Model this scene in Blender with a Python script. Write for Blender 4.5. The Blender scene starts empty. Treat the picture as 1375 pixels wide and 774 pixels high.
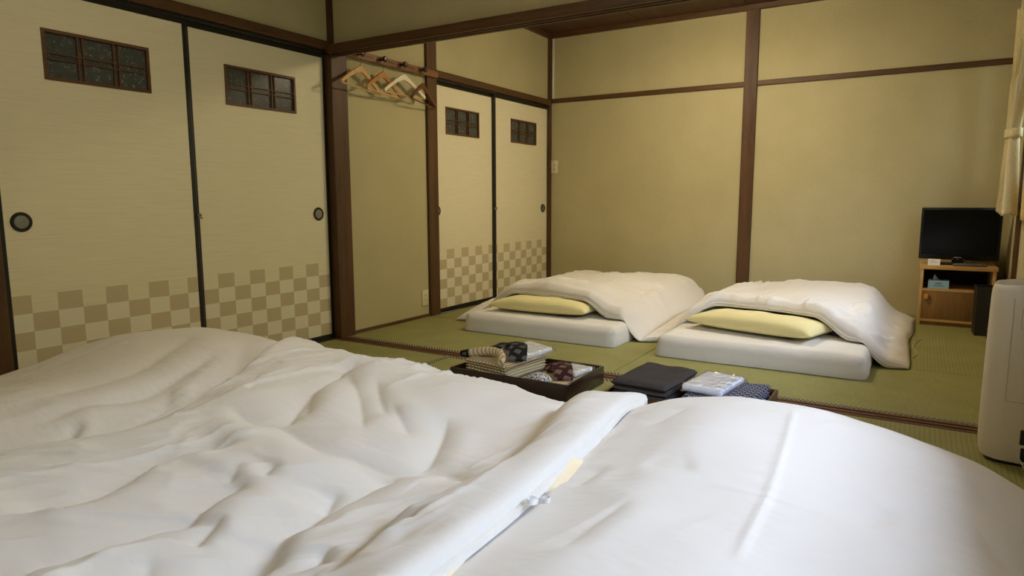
import bpy, bmesh, math
import numpy as np
from mathutils import Matrix, Vector

# ------------------------------------------------------------------ camera, world, exposure
scene = bpy.context.scene
COL = scene.collection
IW, IH = 1375, 774
FPX = 897.76
PITCH, YAW, ROLL = 0.1322, 0.5469, -0.0028
CAM = np.array([3.1631, -3.5096, 0.885])
_cp, _sp = math.cos(PITCH), math.sin(PITCH)
FWD = np.array([-math.sin(YAW) * _cp, math.cos(YAW) * _cp, -_sp])
_r = np.array([math.cos(YAW), math.sin(YAW), 0.0])
_u = np.cross(_r, FWD)
RGT = _r * math.cos(ROLL) + _u * math.sin(ROLL)
UPV = -_r * math.sin(ROLL) + _u * math.cos(ROLL)


def at(u, v, axis, val):
    """point where the ray through a photo pixel meets the plane axis = val"""
    d = FWD + RGT * (u - IW / 2) / FPX - UPV * (v - IH / 2) / FPX
    return CAM + d * (val - CAM[axis]) / d[axis]


cd = bpy.data.cameras.new('camera')
cam = bpy.data.objects.new('camera', cd)
COL.objects.link(cam)
cd.sensor_width = 36.0
cd.lens = 36.0 * FPX / IW
cd.clip_start = 0.02
mw = Matrix.Identity(4)
for i in range(3):
    mw[i][0], mw[i][1], mw[i][2], mw[i][3] = RGT[i], UPV[i], -FWD[i], CAM[i]
cam.matrix_world = mw
scene.camera = cam

scene.view_settings.view_transform = 'Standard'
scene.view_settings.look = 'None'
scene.view_settings.gamma = 1.0
scene.view_settings.use_curve_mapping = False
scene.view_settings.exposure = 0.06

SKY = 17.5                # overcast sky seen through the two windows
LAMP = 47.0               # far-room ceiling lamp
NEAR_LAMP = 17.0          # near-room ceiling lamp, turned down
LAMP_COL = (1.0, 0.83, 0.55)
world = bpy.data.worlds.new('overcast_sky')
scene.world = world
world.use_nodes = True
_bg = world.node_tree.nodes['Background']
_bg.inputs[0].default_value = (0.84, 0.96, 1.19, 1)
_bg.inputs[1].default_value = SKY


def portal(name, x, y, z, sy, sz):
    l = bpy.data.lights.new(name, 'AREA')
    l.shape = 'RECTANGLE'
    l.size = sz
    l.size_y = sy
    l.cycles.is_portal = True
    o = bpy.data.objects.new(name, l)
    COL.objects.link(o)
    o.location = (x, y, z)
    o.rotation_euler = (0, math.radians(90), 0)      # -Z axis points to -x: into the room
    return o


# room measures (metres, x across, y into the picture, z up; left wall face x = 0)
XR = 3.70            # right wall face
YB = 2.397           # back wall face
YF = -4.15           # wall behind the camera
ADDED_HEDGE_X, ADDED_HEDGE_Z = 6.6, 3.0
H = 1.76             # underside of the door heads
ZC = 2.45            # ceiling
WIN_FAR = (-0.05, 1.66, 0.86, 1.80)
WIN_NEAR = (-3.55, -1.05, 0.90, 1.80)
for nm, (a, b, c0, c1) in (('daylight_portal_far', WIN_FAR), ('daylight_portal_near', WIN_NEAR)):
    portal(nm, XR + 0.16, (a + b) / 2, (c0 + c1) / 2, b - a, c1 - c0)


# ------------------------------------------------------------------ materials
def srgb(r, g, b):
    f = lambda c: c / 12.92 if c <= 0.04045 else ((c + 0.055) / 1.055) ** 2.4
    return (f(r / 255), f(g / 255), f(b / 255), 1.0)


class NT:
    def __init__(self, name):
        self.m = bpy.data.materials.new(name)
        self.m.use_nodes = True
        self.t = self.m.node_tree
        self.b = self.t.nodes['Principled BSDF']

    def n(self, typ, **kw):
        nd = self.t.nodes.new(typ)
        for k, v in kw.items():
            if k.startswith('i_'):
                key = k[2:]
                key = int(key) if key.isdigit() else key.replace('_', ' ')
                nd.inputs[key].default_value = v
            else:
                setattr(nd, k, v)
        return nd

    def l(self, a, b):
        self.t.links.new(a, b)

    def math(self, op, a, b=None, c=None):
        nd = self.n('ShaderNodeMath', operation=op)
        for i, x in enumerate((a, b, c)):
            if x is None:
                continue
            if isinstance(x, (int, float)):
                nd.inputs[i].default_value = x
            else:
                self.l(x, nd.inputs[i])
        return nd.outputs[0]

    def mix(self, fac, a, b):
        nd = self.n('ShaderNodeMix', data_type='RGBA')
        for s, x in ((nd.inputs[0], fac), (nd.inputs[6], a), (nd.inputs[7], b)):
            if isinstance(x, (int, float, tuple)):
                s.default_value = x
            else:
                self.l(x, s)
        return nd.outputs[2]

    def coords(self, scale=(1, 1, 1), rot=(0, 0, 0)):
        tc = self.n('ShaderNodeTexCoord')
        mp = self.n('ShaderNodeMapping')
        mp.inputs['Scale'].default_value = scale
        mp.inputs['Rotation'].default_value = rot
        self.l(tc.outputs['Object'], mp.inputs[0])
        return mp.outputs[0]

    def noise(self, vec, scale, detail=3, rough=0.55):
        nd = self.n('ShaderNodeTexNoise')
        nd.inputs['Scale'].default_value = scale
        nd.inputs['Detail'].default_value = detail
        nd.inputs['Roughness'].default_value = rough
        self.l(vec, nd.inputs['Vector'])
        return nd.outputs['Fac']

    def ramp(self, fac, stops):
        nd = self.n('ShaderNodeValToRGB')
        e = nd.color_ramp.elements
        e[0].position, e[0].color = stops[0]
        e[1].position, e[1].color = stops[1]
        for p, c in stops[2:]:
            x = e.new(p)
            x.color = c
        self.l(fac, nd.inputs[0])
        return nd.outputs[0]

    def bump(self, h, strength, dist=0.01):
        nd = self.n('ShaderNodeBump')
        nd.inputs['Strength'].default_value = strength
        nd.inputs['Distance'].default_value = dist
        self.l(h, nd.inputs['Height'])
        self.l(nd.outputs[0], self.b.inputs['Normal'])

    def set(self, color=None, rough=None, metal=None, spec=None, sheen=None):
        b = self.b
        if color is not None:
            if isinstance(color, tuple):
                b.inputs['Base Color'].default_value = color
            else:
                self.l(color, b.inputs['Base Color'])
        if rough is not None:
            b.inputs['Roughness'].default_value = rough
        if metal is not None:
            b.inputs['Metallic'].default_value = metal
        if spec is not None:
            b.inputs['Specular IOR Level'].default_value = spec
        if sheen is not None:
            b.inputs['Sheen Weight'].default_value = sheen
        return self.m


def plain(name, col, rough=0.6, metal=0.0, spec=0.5, var=0.0, nscale=30, bump=0.0, bscale=200):
    t = NT(name)
    v = t.coords()
    if var > 0:
        n = t.noise(v, nscale)
        d = tuple(max(0, c * (1 - var)) for c in col[:3]) + (1,)
        e = tuple(min(1, c * (1 + var)) for c in col[:3]) + (1,)
        t.set(t.ramp(n, [(0.3, d), (0.7, e)]))
    else:
        t.set(col)
    if bump > 0:
        t.bump(t.noise(v, bscale), bump, 0.002)
    return t.set(rough=rough, metal=metal, spec=spec)


def wood(name, dark, light, axis='z', rough=0.5, grain=22, bump=0.15):
    t = NT(name)
    sc = {'x': (0.7, 9, 9), 'y': (9, 0.7, 9), 'z': (9, 9, 0.7)}[axis]
    v = t.coords(sc)
    n1 = t.noise(v, 2.0, 4, 0.6)
    n2 = t.noise(v, grain, 3, 0.7)
    f = t.math('ADD', t.math('MULTIPLY', n1, 0.6), t.math('MULTIPLY', n2, 0.4))
    t.set(t.ramp(f, [(0.32, dark), (0.68, light)]), rough, spec=0.35)
    t.bump(n2, bump, 0.002)
    return t.m


def plaster(name, base):
    t = NT(name)
    v = t.coords()
    n1 = t.noise(v, 260, 4, 0.7)
    n2 = t.noise(v, 2.5, 3)
    d = tuple(c * 0.80 for c in base[:3]) + (1,)
    e = tuple(c * 1.16 for c in base[:3]) + (1,)
    f = t.math('ADD', t.math('MULTIPLY', n1, 0.75), t.math('MULTIPLY', n2, 0.25))
    t.set(t.ramp(f, [(0.3, d), (0.7, e)]), 0.95, spec=0.1)
    t.bump(n1, 0.35, 0.003)
    return t.m


def tatami(name, axis):
    """rush mat; ribs run along the given axis"""
    t = NT(name)
    tc = t.n('ShaderNodeTexCoord')
    sp = t.n('ShaderNodeSeparateXYZ')
    t.l(tc.outputs['Object'], sp.inputs[0])
    across = sp.outputs['X'] if axis == 'y' else sp.outputs['Y']
    rib = t.math('SINE', t.math('MULTIPLY', across, 2 * math.pi / 0.0165))
    rib = t.math('ADD', t.math('MULTIPLY', rib, 0.5), 0.5)
    sc = (3, 160, 160) if axis == 'y' else (160, 3, 160)     # rushes lie across the ribs
    fine = t.noise(t.coords(sc), 3.0, 2)
    big = t.noise(t.coords(), 5, 3)
    mott = t.noise(t.coords(), 220, 2, 0.7)
    f = t.math('ADD', t.math('MULTIPLY', fine, 0.4), t.math('ADD', t.math('MULTIPLY', big, 0.25), t.math('MULTIPLY', mott, 0.35)))
    c = t.ramp(f, [(0.30, (0.190, 0.188, 0.060, 1)), (0.70, (0.365, 0.350, 0.130, 1))])
    amt = 0.34 if axis == 'y' else 0.06
    c2 = t.mix(t.math('MULTIPLY', t.math('POWER', t.math('SUBTRACT', 1.0, rib), 4.0), amt), c, (0.10, 0.11, 0.03, 1))
    t.set(c2, 0.62, spec=0.25)
    t.bump(t.math('ADD', t.math('MULTIPLY', rib, 0.8 if axis == 'y' else 0.25), t.math('MULTIPLY', fine, 0.3)), 0.4, 0.002)
    return t.m


def binding(name, axis):
    """mat edge cloth woven in slanting black and cream dashes"""
    t = NT(name)
    tc = t.n('ShaderNodeTexCoord')
    sp = t.n('ShaderNodeSeparateXYZ')
    t.l(tc.outputs['Object'], sp.inputs[0])
    a, b = (sp.outputs['X'], sp.outputs['Y']) if axis == 'x' else (sp.outputs['Y'], sp.outputs['X'])
    s = t.math('FRACT', t.math('DIVIDE', t.math('ADD', a, t.math('MULTIPLY', b, 0.8)), 0.019))
    m = t.math('GREATER_THAN', s, 0.55)
    t.set(t.mix(m, (0.012, 0.011, 0.007, 1), (0.42, 0.40, 0.24, 1)), 0.7, spec=0.2)
    return t.m


CH_Z, CH_H, CH_W = 0.492, 0.0776, 0.1005


def fusuma_paper(name, phase):
    """cream laid paper with a printed chequer band along the foot (world metres)"""
    t = NT(name)
    tc = t.n('ShaderNodeTexCoord')
    sp = t.n('ShaderNodeSeparateXYZ')
    t.l(tc.outputs['Object'], sp.inputs[0])
    y, z = sp.outputs['Y'], sp.outputs['Z']
    laid = t.noise(t.coords((60, 2.2, 130)), 3.0, 3, 0.6)
    laid2 = t.noise(t.coords((60, 6, 420)), 1.0, 2)
    f = t.math('ADD', t.math('MULTIPLY', laid, 0.65), t.math('MULTIPLY', laid2, 0.35))
    paper = t.ramp(f, [(0.28, (0.69, 0.63, 0.44, 1)), (0.55, (0.78, 0.72, 0.525, 1)), (0.75, (0.83, 0.77, 0.575, 1))])
    cy = t.math('FLOOR', t.math('DIVIDE', t.math('SUBTRACT', y, phase), CH_W))
    cz = t.math('FLOOR', t.math('DIVIDE', t.math('SUBTRACT', CH_Z, z), CH_H))
    par = t.math('FLOORED_MODULO', t.math('ADD', cy, cz), 2.0)
    inband = t.math('LESS_THAN', z, CH_Z)
    dark = t.math('MULTIPLY', inband, t.math('LESS_THAN', par, 0.5))
    light = t.math('MULTIPLY', inband, t.math('MULTIPLY', t.math('GREATER_THAN', par, 0.5), t.math('LESS_THAN', z, CH_Z - CH_H)))
    # small wave-scale print inside the squares
    k = 2 * math.pi / 0.0125
    s1 = t.math('SINE', t.math('MULTIPLY', t.math('ADD', y, t.math('MULTIPLY', z, 1.7)), k))
    s2 = t.math('SINE', t.math('MULTIPLY', t.math('SUBTRACT', y, t.math('MULTIPLY', z, 1.7)), k))
    scales = t.math('GREATER_THAN', t.math('MAXIMUM', s1, s2), 0.93)
    dk = t.mix(t.math('MULTIPLY', scales, 0.55), (0.55, 0.465, 0.295, 1), (0.66, 0.58, 0.40, 1))
    lt = t.mix(t.math('MULTIPLY', scales, 0.5), (0.79, 0.745, 0.585, 1), (0.69, 0.64, 0.47, 1))
    c = t.mix(light, paper, lt)
    c = t.mix(dark, c, dk)
    t.set(c, 0.8, spec=0.2)
    t.bump(f, 0.12, 0.002)
    return t.m


def speckled_glass(name):
    t = NT(name)
    v = t.coords((1, 1, 1))
    wv = t.n('ShaderNodeTexNoise')
    wv.inputs['Scale'].default_value = 9
    t.l(v, wv.inputs['Vector'])
    ad = t.n('ShaderNodeVectorMath', operation='ADD')
    t.l(v, ad.inputs[0])
    sc = t.n('ShaderNodeVectorMath', operation='SCALE')
    t.l(wv.outputs['Color'], sc.inputs[0])
    sc.inputs['Scale'].default_value = 0.14
    t.l(sc.outputs[0], ad.inputs[1])
    vo = t.n('ShaderNodeTexVoronoi', feature='DISTANCE_TO_EDGE')
    vo.inputs['Scale'].default_value = 42
    t.l(ad.outputs[0], vo.inputs['Vector'])
    line = t.math('LESS_THAN', vo.outputs['Distance'], 0.035)
    gate = t.math('GREATER_THAN', t.noise(v, 55, 2), 0.56)
    fib = t.math('MULTIPLY', line, gate)
    gr = t.noise(v, 300, 2)
    base = t.ramp(gr, [(0.3, (0.040, 0.044, 0.042, 1)), (0.7, (0.095, 0.102, 0.095, 1))])
    t.set(t.mix(t.math('MULTIPLY', fib, 0.5), base, (0.42, 0.42, 0.37, 1)), 0.25, spec=0.4)
    return t.m


def cotton(name, col, crease=0.25, weave=0.05):
    t = NT(name)
    v = t.coords()
    n = t.noise(t.coords((1, 1.6, 1), (0, 0, 0.6)), 9, 2, 0.5)
    n2 = t.noise(t.coords((1, 2.4, 1), (0, 0, 0.9)), 32, 1, 0.4)
    w = t.noise(v, 700, 0)
    t.set(col, 0.85, spec=0.12, sheen=0.12)
    t.bump(t.math('ADD', t.math('ADD', t.math('MULTIPLY', n, 1.0), t.math('MULTIPLY', n2, 0.16)), t.math('MULTIPLY', w, weave * 0.2)), crease, 0.012)
    return t.m


def striped_cloth(name):
    t = NT(name)
    tc = t.n('ShaderNodeTexCoord')
    sp = t.n('ShaderNodeSeparateXYZ')
    t.l(tc.outputs['Object'], sp.inputs[0])
    s = t.math('FRACT', t.math('DIVIDE', t.math('ADD', sp.outputs['X'], t.math('MULTIPLY', sp.outputs['Z'], 0.35)), 0.021))
    c = t.ramp(s, [(0.0, srgb(205, 190, 155)), (0.50, srgb(200, 184, 148)), (0.55, srgb(70, 52, 40)), (0.63, srgb(70, 52, 40)),
                   (0.66, srgb(190, 172, 135)), (0.78, srgb(190, 172, 135)), (0.81, srgb(120, 98, 72)), (0.86, srgb(205, 190, 155))])
    t.set(c, 0.85, spec=0.15)
    t.bump(t.noise(t.coords(), 60, 3), 0.3, 0.004)
    return t.m


def lattice_cloth(name):
    """navy cotton printed with a pale linked lattice"""
    t = NT(name)
    tc = t.n('ShaderNodeTexCoord')
    sp = t.n('ShaderNodeSeparateXYZ')
    t.l(tc.outputs['Object'], sp.inputs[0])
    x, y = sp.outputs['X'], t.math('ADD', sp.outputs['Y'], sp.outputs['Z'])
    k = 0.034
    a = t.math('FRACT', t.math('DIVIDE', t.math('ADD', x, y), k))
    b = t.math('FRACT', t.math('DIVIDE', t.math('SUBTRACT', x, y), k))
    c = t.math('FRACT', t.math('DIVIDE', x, k / 2))
    la = t.math('LESS_THAN', a, 0.20)
    lb = t.math('LESS_THAN', b, 0.20)
    lc = t.math('MULTIPLY', t.math('LESS_THAN', c, 0.2), t.math('GREATER_THAN', a, 0.5))
    m = t.math('MAXIMUM', t.math('MAXIMUM', la, lb), lc)
    t.set(t.mix(m, srgb(28, 30, 48), srgb(135, 138, 160)), 0.85, spec=0.15)
    t.bump(t.noise(t.coords(), 60, 3), 0.3, 0.004)
    return t.m


def block_cloth(name, ground, block, k=0.055):
    t = NT(name)
    tc = t.n('ShaderNodeTexCoord')
    sp = t.n('ShaderNodeSeparateXYZ')
    t.l(tc.outputs['Object'], sp.inputs[0])
    x, y = sp.outputs['X'], sp.outputs['Y']
    a = t.math('FRACT', t.math('DIVIDE', x, k))
    b = t.math('FRACT', t.math('DIVIDE', t.math('ADD', y, t.math('MULTIPLY', t.math('FLOOR', t.math('DIVIDE', x, k)), 0.02)), k * 0.9))
    m = t.math('MULTIPLY', t.math('GREATER_THAN', a, 0.42), t.math('GREATER_THAN', b, 0.45))
    t.set(t.mix(m, ground, block), 0.8, spec=0.2)
    return t.m


def film(name, amount, rough=0.08, bump=0.8):
    """clear crumpled plastic film"""
    t = NT(name)
    t.t.nodes.remove(t.b)
    tr = t.n('ShaderNodeBsdfTransparent')
    gl = t.n('ShaderNodeBsdfGlossy')
    gl.inputs['Roughness'].default_value = rough
    mx = t.n('ShaderNodeMixShader')
    fr = t.n('ShaderNodeLayerWeight')
    sch = t.math('ADD', t.math('MULTIPLY', t.math('POWER', fr.outputs['Facing'], 5.0), 0.92), 0.045)
    t.l(t.math('ADD', sch, amount), mx.inputs[0])
    t.l(tr.outputs[0], mx.inputs[1])
    t.l(gl.outputs[0], mx.inputs[2])
    if bump:
        nd = t.n('ShaderNodeBump')
        nd.inputs['Strength'].default_value = bump
        nd.inputs['Distance'].default_value = 0.01
        t.l(t.noise(t.coords(), 45, 3, 0.6), nd.inputs['Height'])
        t.l(nd.outputs[0], gl.inputs['Normal'])
        t.l(nd.outputs[0], fr.inputs['Normal'])
    t.l(mx.outputs[0], t.t.nodes['Material Output'].inputs['Surface'])
    return t.m


def glow(name, col, strength):
    t = NT(name)
    t.b.inputs['Emission Color'].default_value = col + (1,)
    t.b.inputs['Emission Strength'].default_value = strength
    return t.set((0.9, 0.9, 0.88, 1), 0.5)


POST_D, POST_L = (0.048, 0.022, 0.009, 1), (0.140, 0.068, 0.026, 1)
MT = {
    'plaster': plaster('sand_plaster', (0.50, 0.445, 0.260)),
    'post_z': wood('stained_post', POST_D, POST_L, 'z'),
    'post_x': wood('stained_rail_x', POST_D, POST_L, 'x'),
    'post_y': wood('stained_rail_y', POST_D, POST_L, 'y'),
    'ceil': wood('ceiling_board', (0.060, 0.026, 0.013, 1), (0.115, 0.055, 0.026, 1), 'y', 0.6),
    'sill': wood('sill_board', (0.075, 0.030, 0.014, 1), (0.190, 0.085, 0.040, 1), 'x', 0.45),
    'groove': plain('dark_groove_wood', (0.030, 0.012, 0.006, 1), 0.6),  # dark inlay colour of the slots on the peg rail
    'lacquer': plain('black_lacquer', (0.012, 0.009, 0.007, 1), 0.32),
    'lattice': wood('lattice_wood', (0.075, 0.033, 0.014, 1), (0.155, 0.072, 0.030, 1), 'y'),
    'glass_fibre': speckled_glass('fibre_glass_pane'),
    'pull_metal': plain('brushed_pewter', (0.30, 0.29, 0.25, 1), 0.38, 0.8, var=0.12),
    'tat_x': tatami('rush_mat_x', 'x'),
    'tat_y': tatami('rush_mat_y', 'y'),
    'bind_x': binding('edge_binding_x', 'x'),
    'bind_y': binding('edge_binding_y', 'y'),
    'underfloor': plain('underfloor', (0.03, 0.026, 0.015, 1), 0.9),
    'sheet': cotton('white_sheet', (0.76, 0.735, 0.68, 1), 0.55),
    'duvet': cotton('white_duvet_cover', (0.745, 0.725, 0.69, 1), 0.34),
    'duvet_far': cotton('white_duvet_cover_far', (0.73, 0.70, 0.65, 1), 0.40),
    'pillow': cotton('yellow_pillowcase', (0.80, 0.72, 0.36, 1), 0.30),
    'quilt': cotton('cream_quilt', (0.83, 0.72, 0.52, 1), 0.5),
    'ribbon': plain('white_ribbon', (0.82, 0.82, 0.82, 1), 0.8),
    'tray': plain('dark_lacquer_tray', (0.020, 0.0085, 0.0065, 1), 0.28, var=0.15),
    'tray2': wood('brown_tray', (0.040, 0.016, 0.009, 1), (0.085, 0.036, 0.018, 1), 'x', 0.4),
    'haori': plain('charcoal_wool', (0.060, 0.054, 0.053, 1), 0.95, spec=0.1, var=0.35, nscale=240, bump=0.5, bscale=260),
    'striped': striped_cloth('striped_yukata_cotton'),
    'navy': lattice_cloth('navy_yukata_cotton'),
    'obi_black': block_cloth('black_obi', srgb(18, 18, 20), srgb(88, 88, 88)),
    'obi_red': block_cloth('maroon_obi', srgb(50, 20, 22), srgb(118, 90, 84)),
    'towel_white': plain('white_towel', (0.72, 0.73, 0.74, 1), 0.9, bump=0.5),
    'towel_blue': plain('pale_blue_towel', (0.66, 0.74, 0.90, 1), 0.9, bump=0.4),
    'silver': None,
    'film': film('clear_film', 0.10),
    'film_light': film('clear_film_light', 0.04),
    'pale_wood': wood('pale_beech', srgb(196, 152, 92), srgb(226, 188, 130), 'y'),
    'tan_wood': wood('tan_beech', srgb(166, 114, 58), srgb(200, 148, 84), 'y'),
    'white_wood': wood('whitewashed_wood', srgb(222, 208, 186), srgb(245, 236, 220), 'y'),
    'brown_wood': wood('brown_hanger_wood', srgb(84, 52, 28), srgb(124, 80, 46), 'y'),
    'peg_board': wood('peg_board_wood', (0.17, 0.075, 0.028, 1), (0.31, 0.15, 0.062, 1), 'y'),
    'peg': plain('dark_peg_wood', (0.045, 0.018, 0.009, 1), 0.3),
    'steel': plain('dark_hook_steel', (0.20, 0.19, 0.18, 1), 0.3, 0.9),
    'oak': wood('oak_edge', srgb(182, 140, 80), srgb(220, 182, 120), 'x', 0.5),
    'oak_z': wood('oak_edge_z', srgb(182, 140, 80), srgb(220, 182, 120), 'z', 0.5),
    'walnut': wood('cabinet_door_veneer', srgb(112, 80, 44), srgb(158, 118, 68), 'z', 0.5, 30),
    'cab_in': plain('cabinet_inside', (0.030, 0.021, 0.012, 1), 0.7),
    'knob': wood('knob_wood', srgb(186, 124, 44), srgb(222, 162, 72), 'z'),
    'tv': plain('tv_black_plastic', (0.006, 0.006, 0.006, 1), 0.3, spec=0.3),
    'screen': plain('tv_screen', (0.002, 0.002, 0.0022, 1), 0.12, spec=0.15),
    'grey_print': plain('grey_print', (0.30, 0.30, 0.30, 1), 0.5),
    'dark_print': plain('dark_print', (0.05, 0.07, 0.10, 1), 0.6),
    'remote': plain('remote_grey', (0.10, 0.10, 0.10, 1), 0.35),
    'remote_key': plain('remote_key', (0.26, 0.26, 0.26, 1), 0.45),
    'bin': plain('black_bin_plastic', (0.010, 0.010, 0.011, 1), 0.45),
    'blue_box': plain('blue_tissue_card', srgb(150, 192, 226), 0.6),
    'tissue': plain('tissue_paper', (0.75, 0.76, 0.78, 1), 0.9),
    'card': plain('white_card', (0.82, 0.81, 0.78, 1), 0.6),
    'purifier': plain('ivory_plastic', (0.66, 0.60, 0.475, 1), 0.45, spec=0.4),
    'purifier_top': plain('ivory_plastic_louvre', (0.50, 0.42, 0.29, 1), 0.5),
    'slot': plain('black_slot', (0.008, 0.008, 0.010, 1), 0.3),
    'seam': plain('panel_gap', (0.36, 0.32, 0.24, 1), 0.7),
    'cable': plain('pale_cable', (0.55, 0.53, 0.48, 1), 0.5),
    'cable_dark': plain('dark_cable', (0.03, 0.03, 0.03, 1), 0.5),
    'plate': plain('ivory_switch_plate', (0.72, 0.66, 0.46, 1), 0.4),
    'plate_hole': plain('socket_slot', (0.06, 0.05, 0.03, 1), 0.5),
    'duct': plain('white_cable_duct', (0.72, 0.70, 0.60, 1), 0.5),
    'curtain': None,
    'lining': None,
    'alu': plain('bronze_aluminium', (0.10, 0.08, 0.06, 1), 0.4, 0.7),
    'win_glass': film('window_glass', 0.0, 0.02, 0),
    'lamp_body': plain('lamp_housing', (0.55, 0.50, 0.42, 1), 0.5),
    'lamp_glow': glow('lamp_diffuser_lit', LAMP_COL, LAMP),
    'lamp_glow_near': glow('lamp_diffuser_dimmed', LAMP_COL, NEAR_LAMP),
    'added_hedge': plain('added_hedge_leaves', (0.035, 0.05, 0.02, 1), 0.9, var=0.4, nscale=6),
    'ground': plain('outdoor_ground', (0.16, 0.17, 0.13, 1), 0.9, var=0.3, nscale=0.6),
}


def _curt(name, c1, c2):
    t = NT(name)
    n = t.noise(t.coords((60, 60, 2)), 4, 2)
    t.set(t.ramp(n, [(0.3, c1), (0.7, c2)]), 0.85, spec=0.15, sheen=0.1)
    t.b.inputs['Subsurface Weight'].default_value = 0.0
    return t.m


MT['curtain'] = _curt('cream_curtain_cloth', (0.52, 0.44, 0.24, 1), (0.64, 0.56, 0.33, 1))
MT['lining'] = _curt('yellow_curtain_cloth', (0.56, 0.43, 0.16, 1), (0.66, 0.52, 0.22, 1))


def _silver():
    t = NT('crinkled_grey_print')
    n = t.noise(t.coords(), 150, 2)
    t.set(t.ramp(n, [(0.44, srgb(60, 60, 60)), (0.52, srgb(205, 205, 205))]), 0.5)
    return t.m


MT['silver'] = _silver()


# ------------------------------------------------------------------ geometry helpers
class G:
    """collects pieces of ONE mesh (local coordinates)"""

    def __init__(self):
        self.v, self.f = [], []

    def add(self, vs, fs):
        o = len(self.v)
        self.v += [tuple(map(float, p)) for p in vs]
        self.f += [tuple(i + o for i in q) for q in fs]
        return self

    def box(self, x0, x1, y0, y1, z0, z1, r=0.0, seg=2):
        if r <= 0:
            vs = [(x, y, z) for x in (x0, x1) for y in (y0, y1) for z in (z0, z1)]
            return self.add(vs, [(0, 1, 3, 2), (4, 6, 7, 5), (0, 4, 5, 1), (2, 3, 7, 6), (0, 2, 6, 4), (1, 5, 7, 3)])
        bm = bmesh.new()
        bmesh.ops.create_cube(bm, size=1.0)
        for w in bm.verts:
            w.co = Vector(((x0 + x1) / 2 + w.co.x * (x1 - x0), (y0 + y1) / 2 + w.co.y * (y1 - y0), (z0 + z1) / 2 + w.co.z * (z1 - z0)))
        bmesh.ops.bevel(bm, geom=list(bm.edges), offset=r, segments=seg, profile=0.5, affect='EDGES')
        bm.verts.index_update()
        self.add([w.co[:] for w in bm.verts], [[w.index for w in q.verts] for q in bm.faces])
        bm.free()
        return self

    def tube(self, pts, r, n=8, caps=True):
        pts = [Vector(p) for p in pts]
        rr = r if isinstance(r, (list, tuple)) else [r] * len(pts)
        vs, fs = [], []
        prev = None
        for i, p in enumerate(pts):
            d = (pts[min(i + 1, len(pts) - 1)] - pts[max(i - 1, 0)]).normalized()
            if prev is None:
                a = d.orthogonal().normalized()
            else:
                a = (prev - d * prev.dot(d)).normalized()
            prev = a
            b = d.cross(a)
            for k in range(n):
                t = 2 * math.pi * k / n
                vs.append(p + (a * math.cos(t) + b * math.sin(t)) * rr[i])
        for i in range(len(pts) - 1):
            for k in range(n):
                fs.append((i * n + k, i * n + (k + 1) % n, (i + 1) * n + (k + 1) % n, (i + 1) * n + k))
        if caps:
            fs.append(tuple(range(n))[::-1])
            fs.append(tuple((len(pts) - 1) * n + k for k in range(n)))
        return self.add(vs, fs)

    def lathe(self, prof, axis='z', n=24, origin=(0, 0, 0)):
        """prof: (radius, height) pairs"""
        vs, fs = [], []
        for r, h in prof:
            for k in range(n):
                t = 2 * math.pi * k / n
                c, s = r * math.cos(t), r * math.sin(t)
                p = {'z': (c, s, h), 'x': (h, c, s), 'y': (s, h, c)}[axis]
                vs.append([p[i] + origin[i] for i in range(3)])
        for i in range(len(prof) - 1):
            for k in range(n):
                fs.append((i * n + k, i * n + (k + 1) % n, (i + 1) * n + (k + 1) % n, (i + 1) * n + k))
        if prof[0][0] > 1e-6:
            fs.append(tuple(range(n))[::-1])
        if prof[-1][0] > 1e-6:
            fs.append(tuple((len(prof) - 1) * n + k for k in range(n)))
        return self.add(vs, fs)

    def sheet(self, X, Y, Z, Zb=None):
        """grid surface (ny, nx arrays); with Zb a closed body between the two"""
        ny, nx = X.shape
        vs = np.stack([X, Y, Z], -1).reshape(-1, 3).tolist()
        idx = lambda j, i: j * nx + i
        fs = [(idx(j, i), idx(j, i + 1), idx(j + 1, i + 1), idx(j + 1, i)) for j in range(ny - 1) for i in range(nx - 1)]
        if Zb is not None:
            o = len(vs)
            vs += np.stack([X, Y, Zb], -1).reshape(-1, 3).tolist()
            fs += [(o + idx(j, i), o + idx(j + 1, i), o + idx(j + 1, i + 1), o + idx(j, i + 1)) for j in range(ny - 1) for i in range(nx - 1)]
            for i in range(nx - 1):
                fs.append((idx(0, i), o + idx(0, i), o + idx(0, i + 1), idx(0, i + 1)))
                fs.append((idx(ny - 1, i), idx(ny - 1, i + 1), o + idx(ny - 1, i + 1), o + idx(ny - 1, i)))
            for j in range(ny - 1):
                fs.append((idx(j, 0), idx(j + 1, 0), o + idx(j + 1, 0), o + idx(j, 0)))
                fs.append((idx(j, nx - 1), o + idx(j, nx - 1), o + idx(j + 1, nx - 1), idx(j + 1, nx - 1)))
        return self.add(vs, fs)

    def build(self, name, mat, parent=None, loc=None, rot=None, smooth=False, angle=40):
        me = bpy.data.meshes.new(name)
        me.from_pydata(self.v, [], self.f)
        if smooth:
            me.polygons.foreach_set('use_smooth', [True] * len(me.polygons))
            me.update()
            me.set_sharp_from_angle(angle=math.radians(angle))
        me.materials.append(MT[mat] if isinstance(mat, str) else mat)
        me.update()
        o = bpy.data.objects.new(name, me)
        COL.objects.link(o)
        if parent is not None:
            o.parent = parent
        if loc is not None:
            o.location = loc
        if rot is not None:
            o.rotation_euler = rot
        return o


def B(name, mat, ext, parent=None, r=0.0, seg=2, **kw):
    return G().box(*ext, r=r, seg=seg).build(name, mat, parent, smooth=r > 0, **kw)


def root(name, loc=(0, 0, 0), rz=0.0, label=None, cat=None, group=None, kind=None):
    o = bpy.data.objects.new(name, None)
    o.empty_display_size = 0.05
    COL.objects.link(o)
    o.location = loc
    o.rotation_euler = (0, 0, rz)
    return tag(o, label, cat, group, kind)


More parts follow.
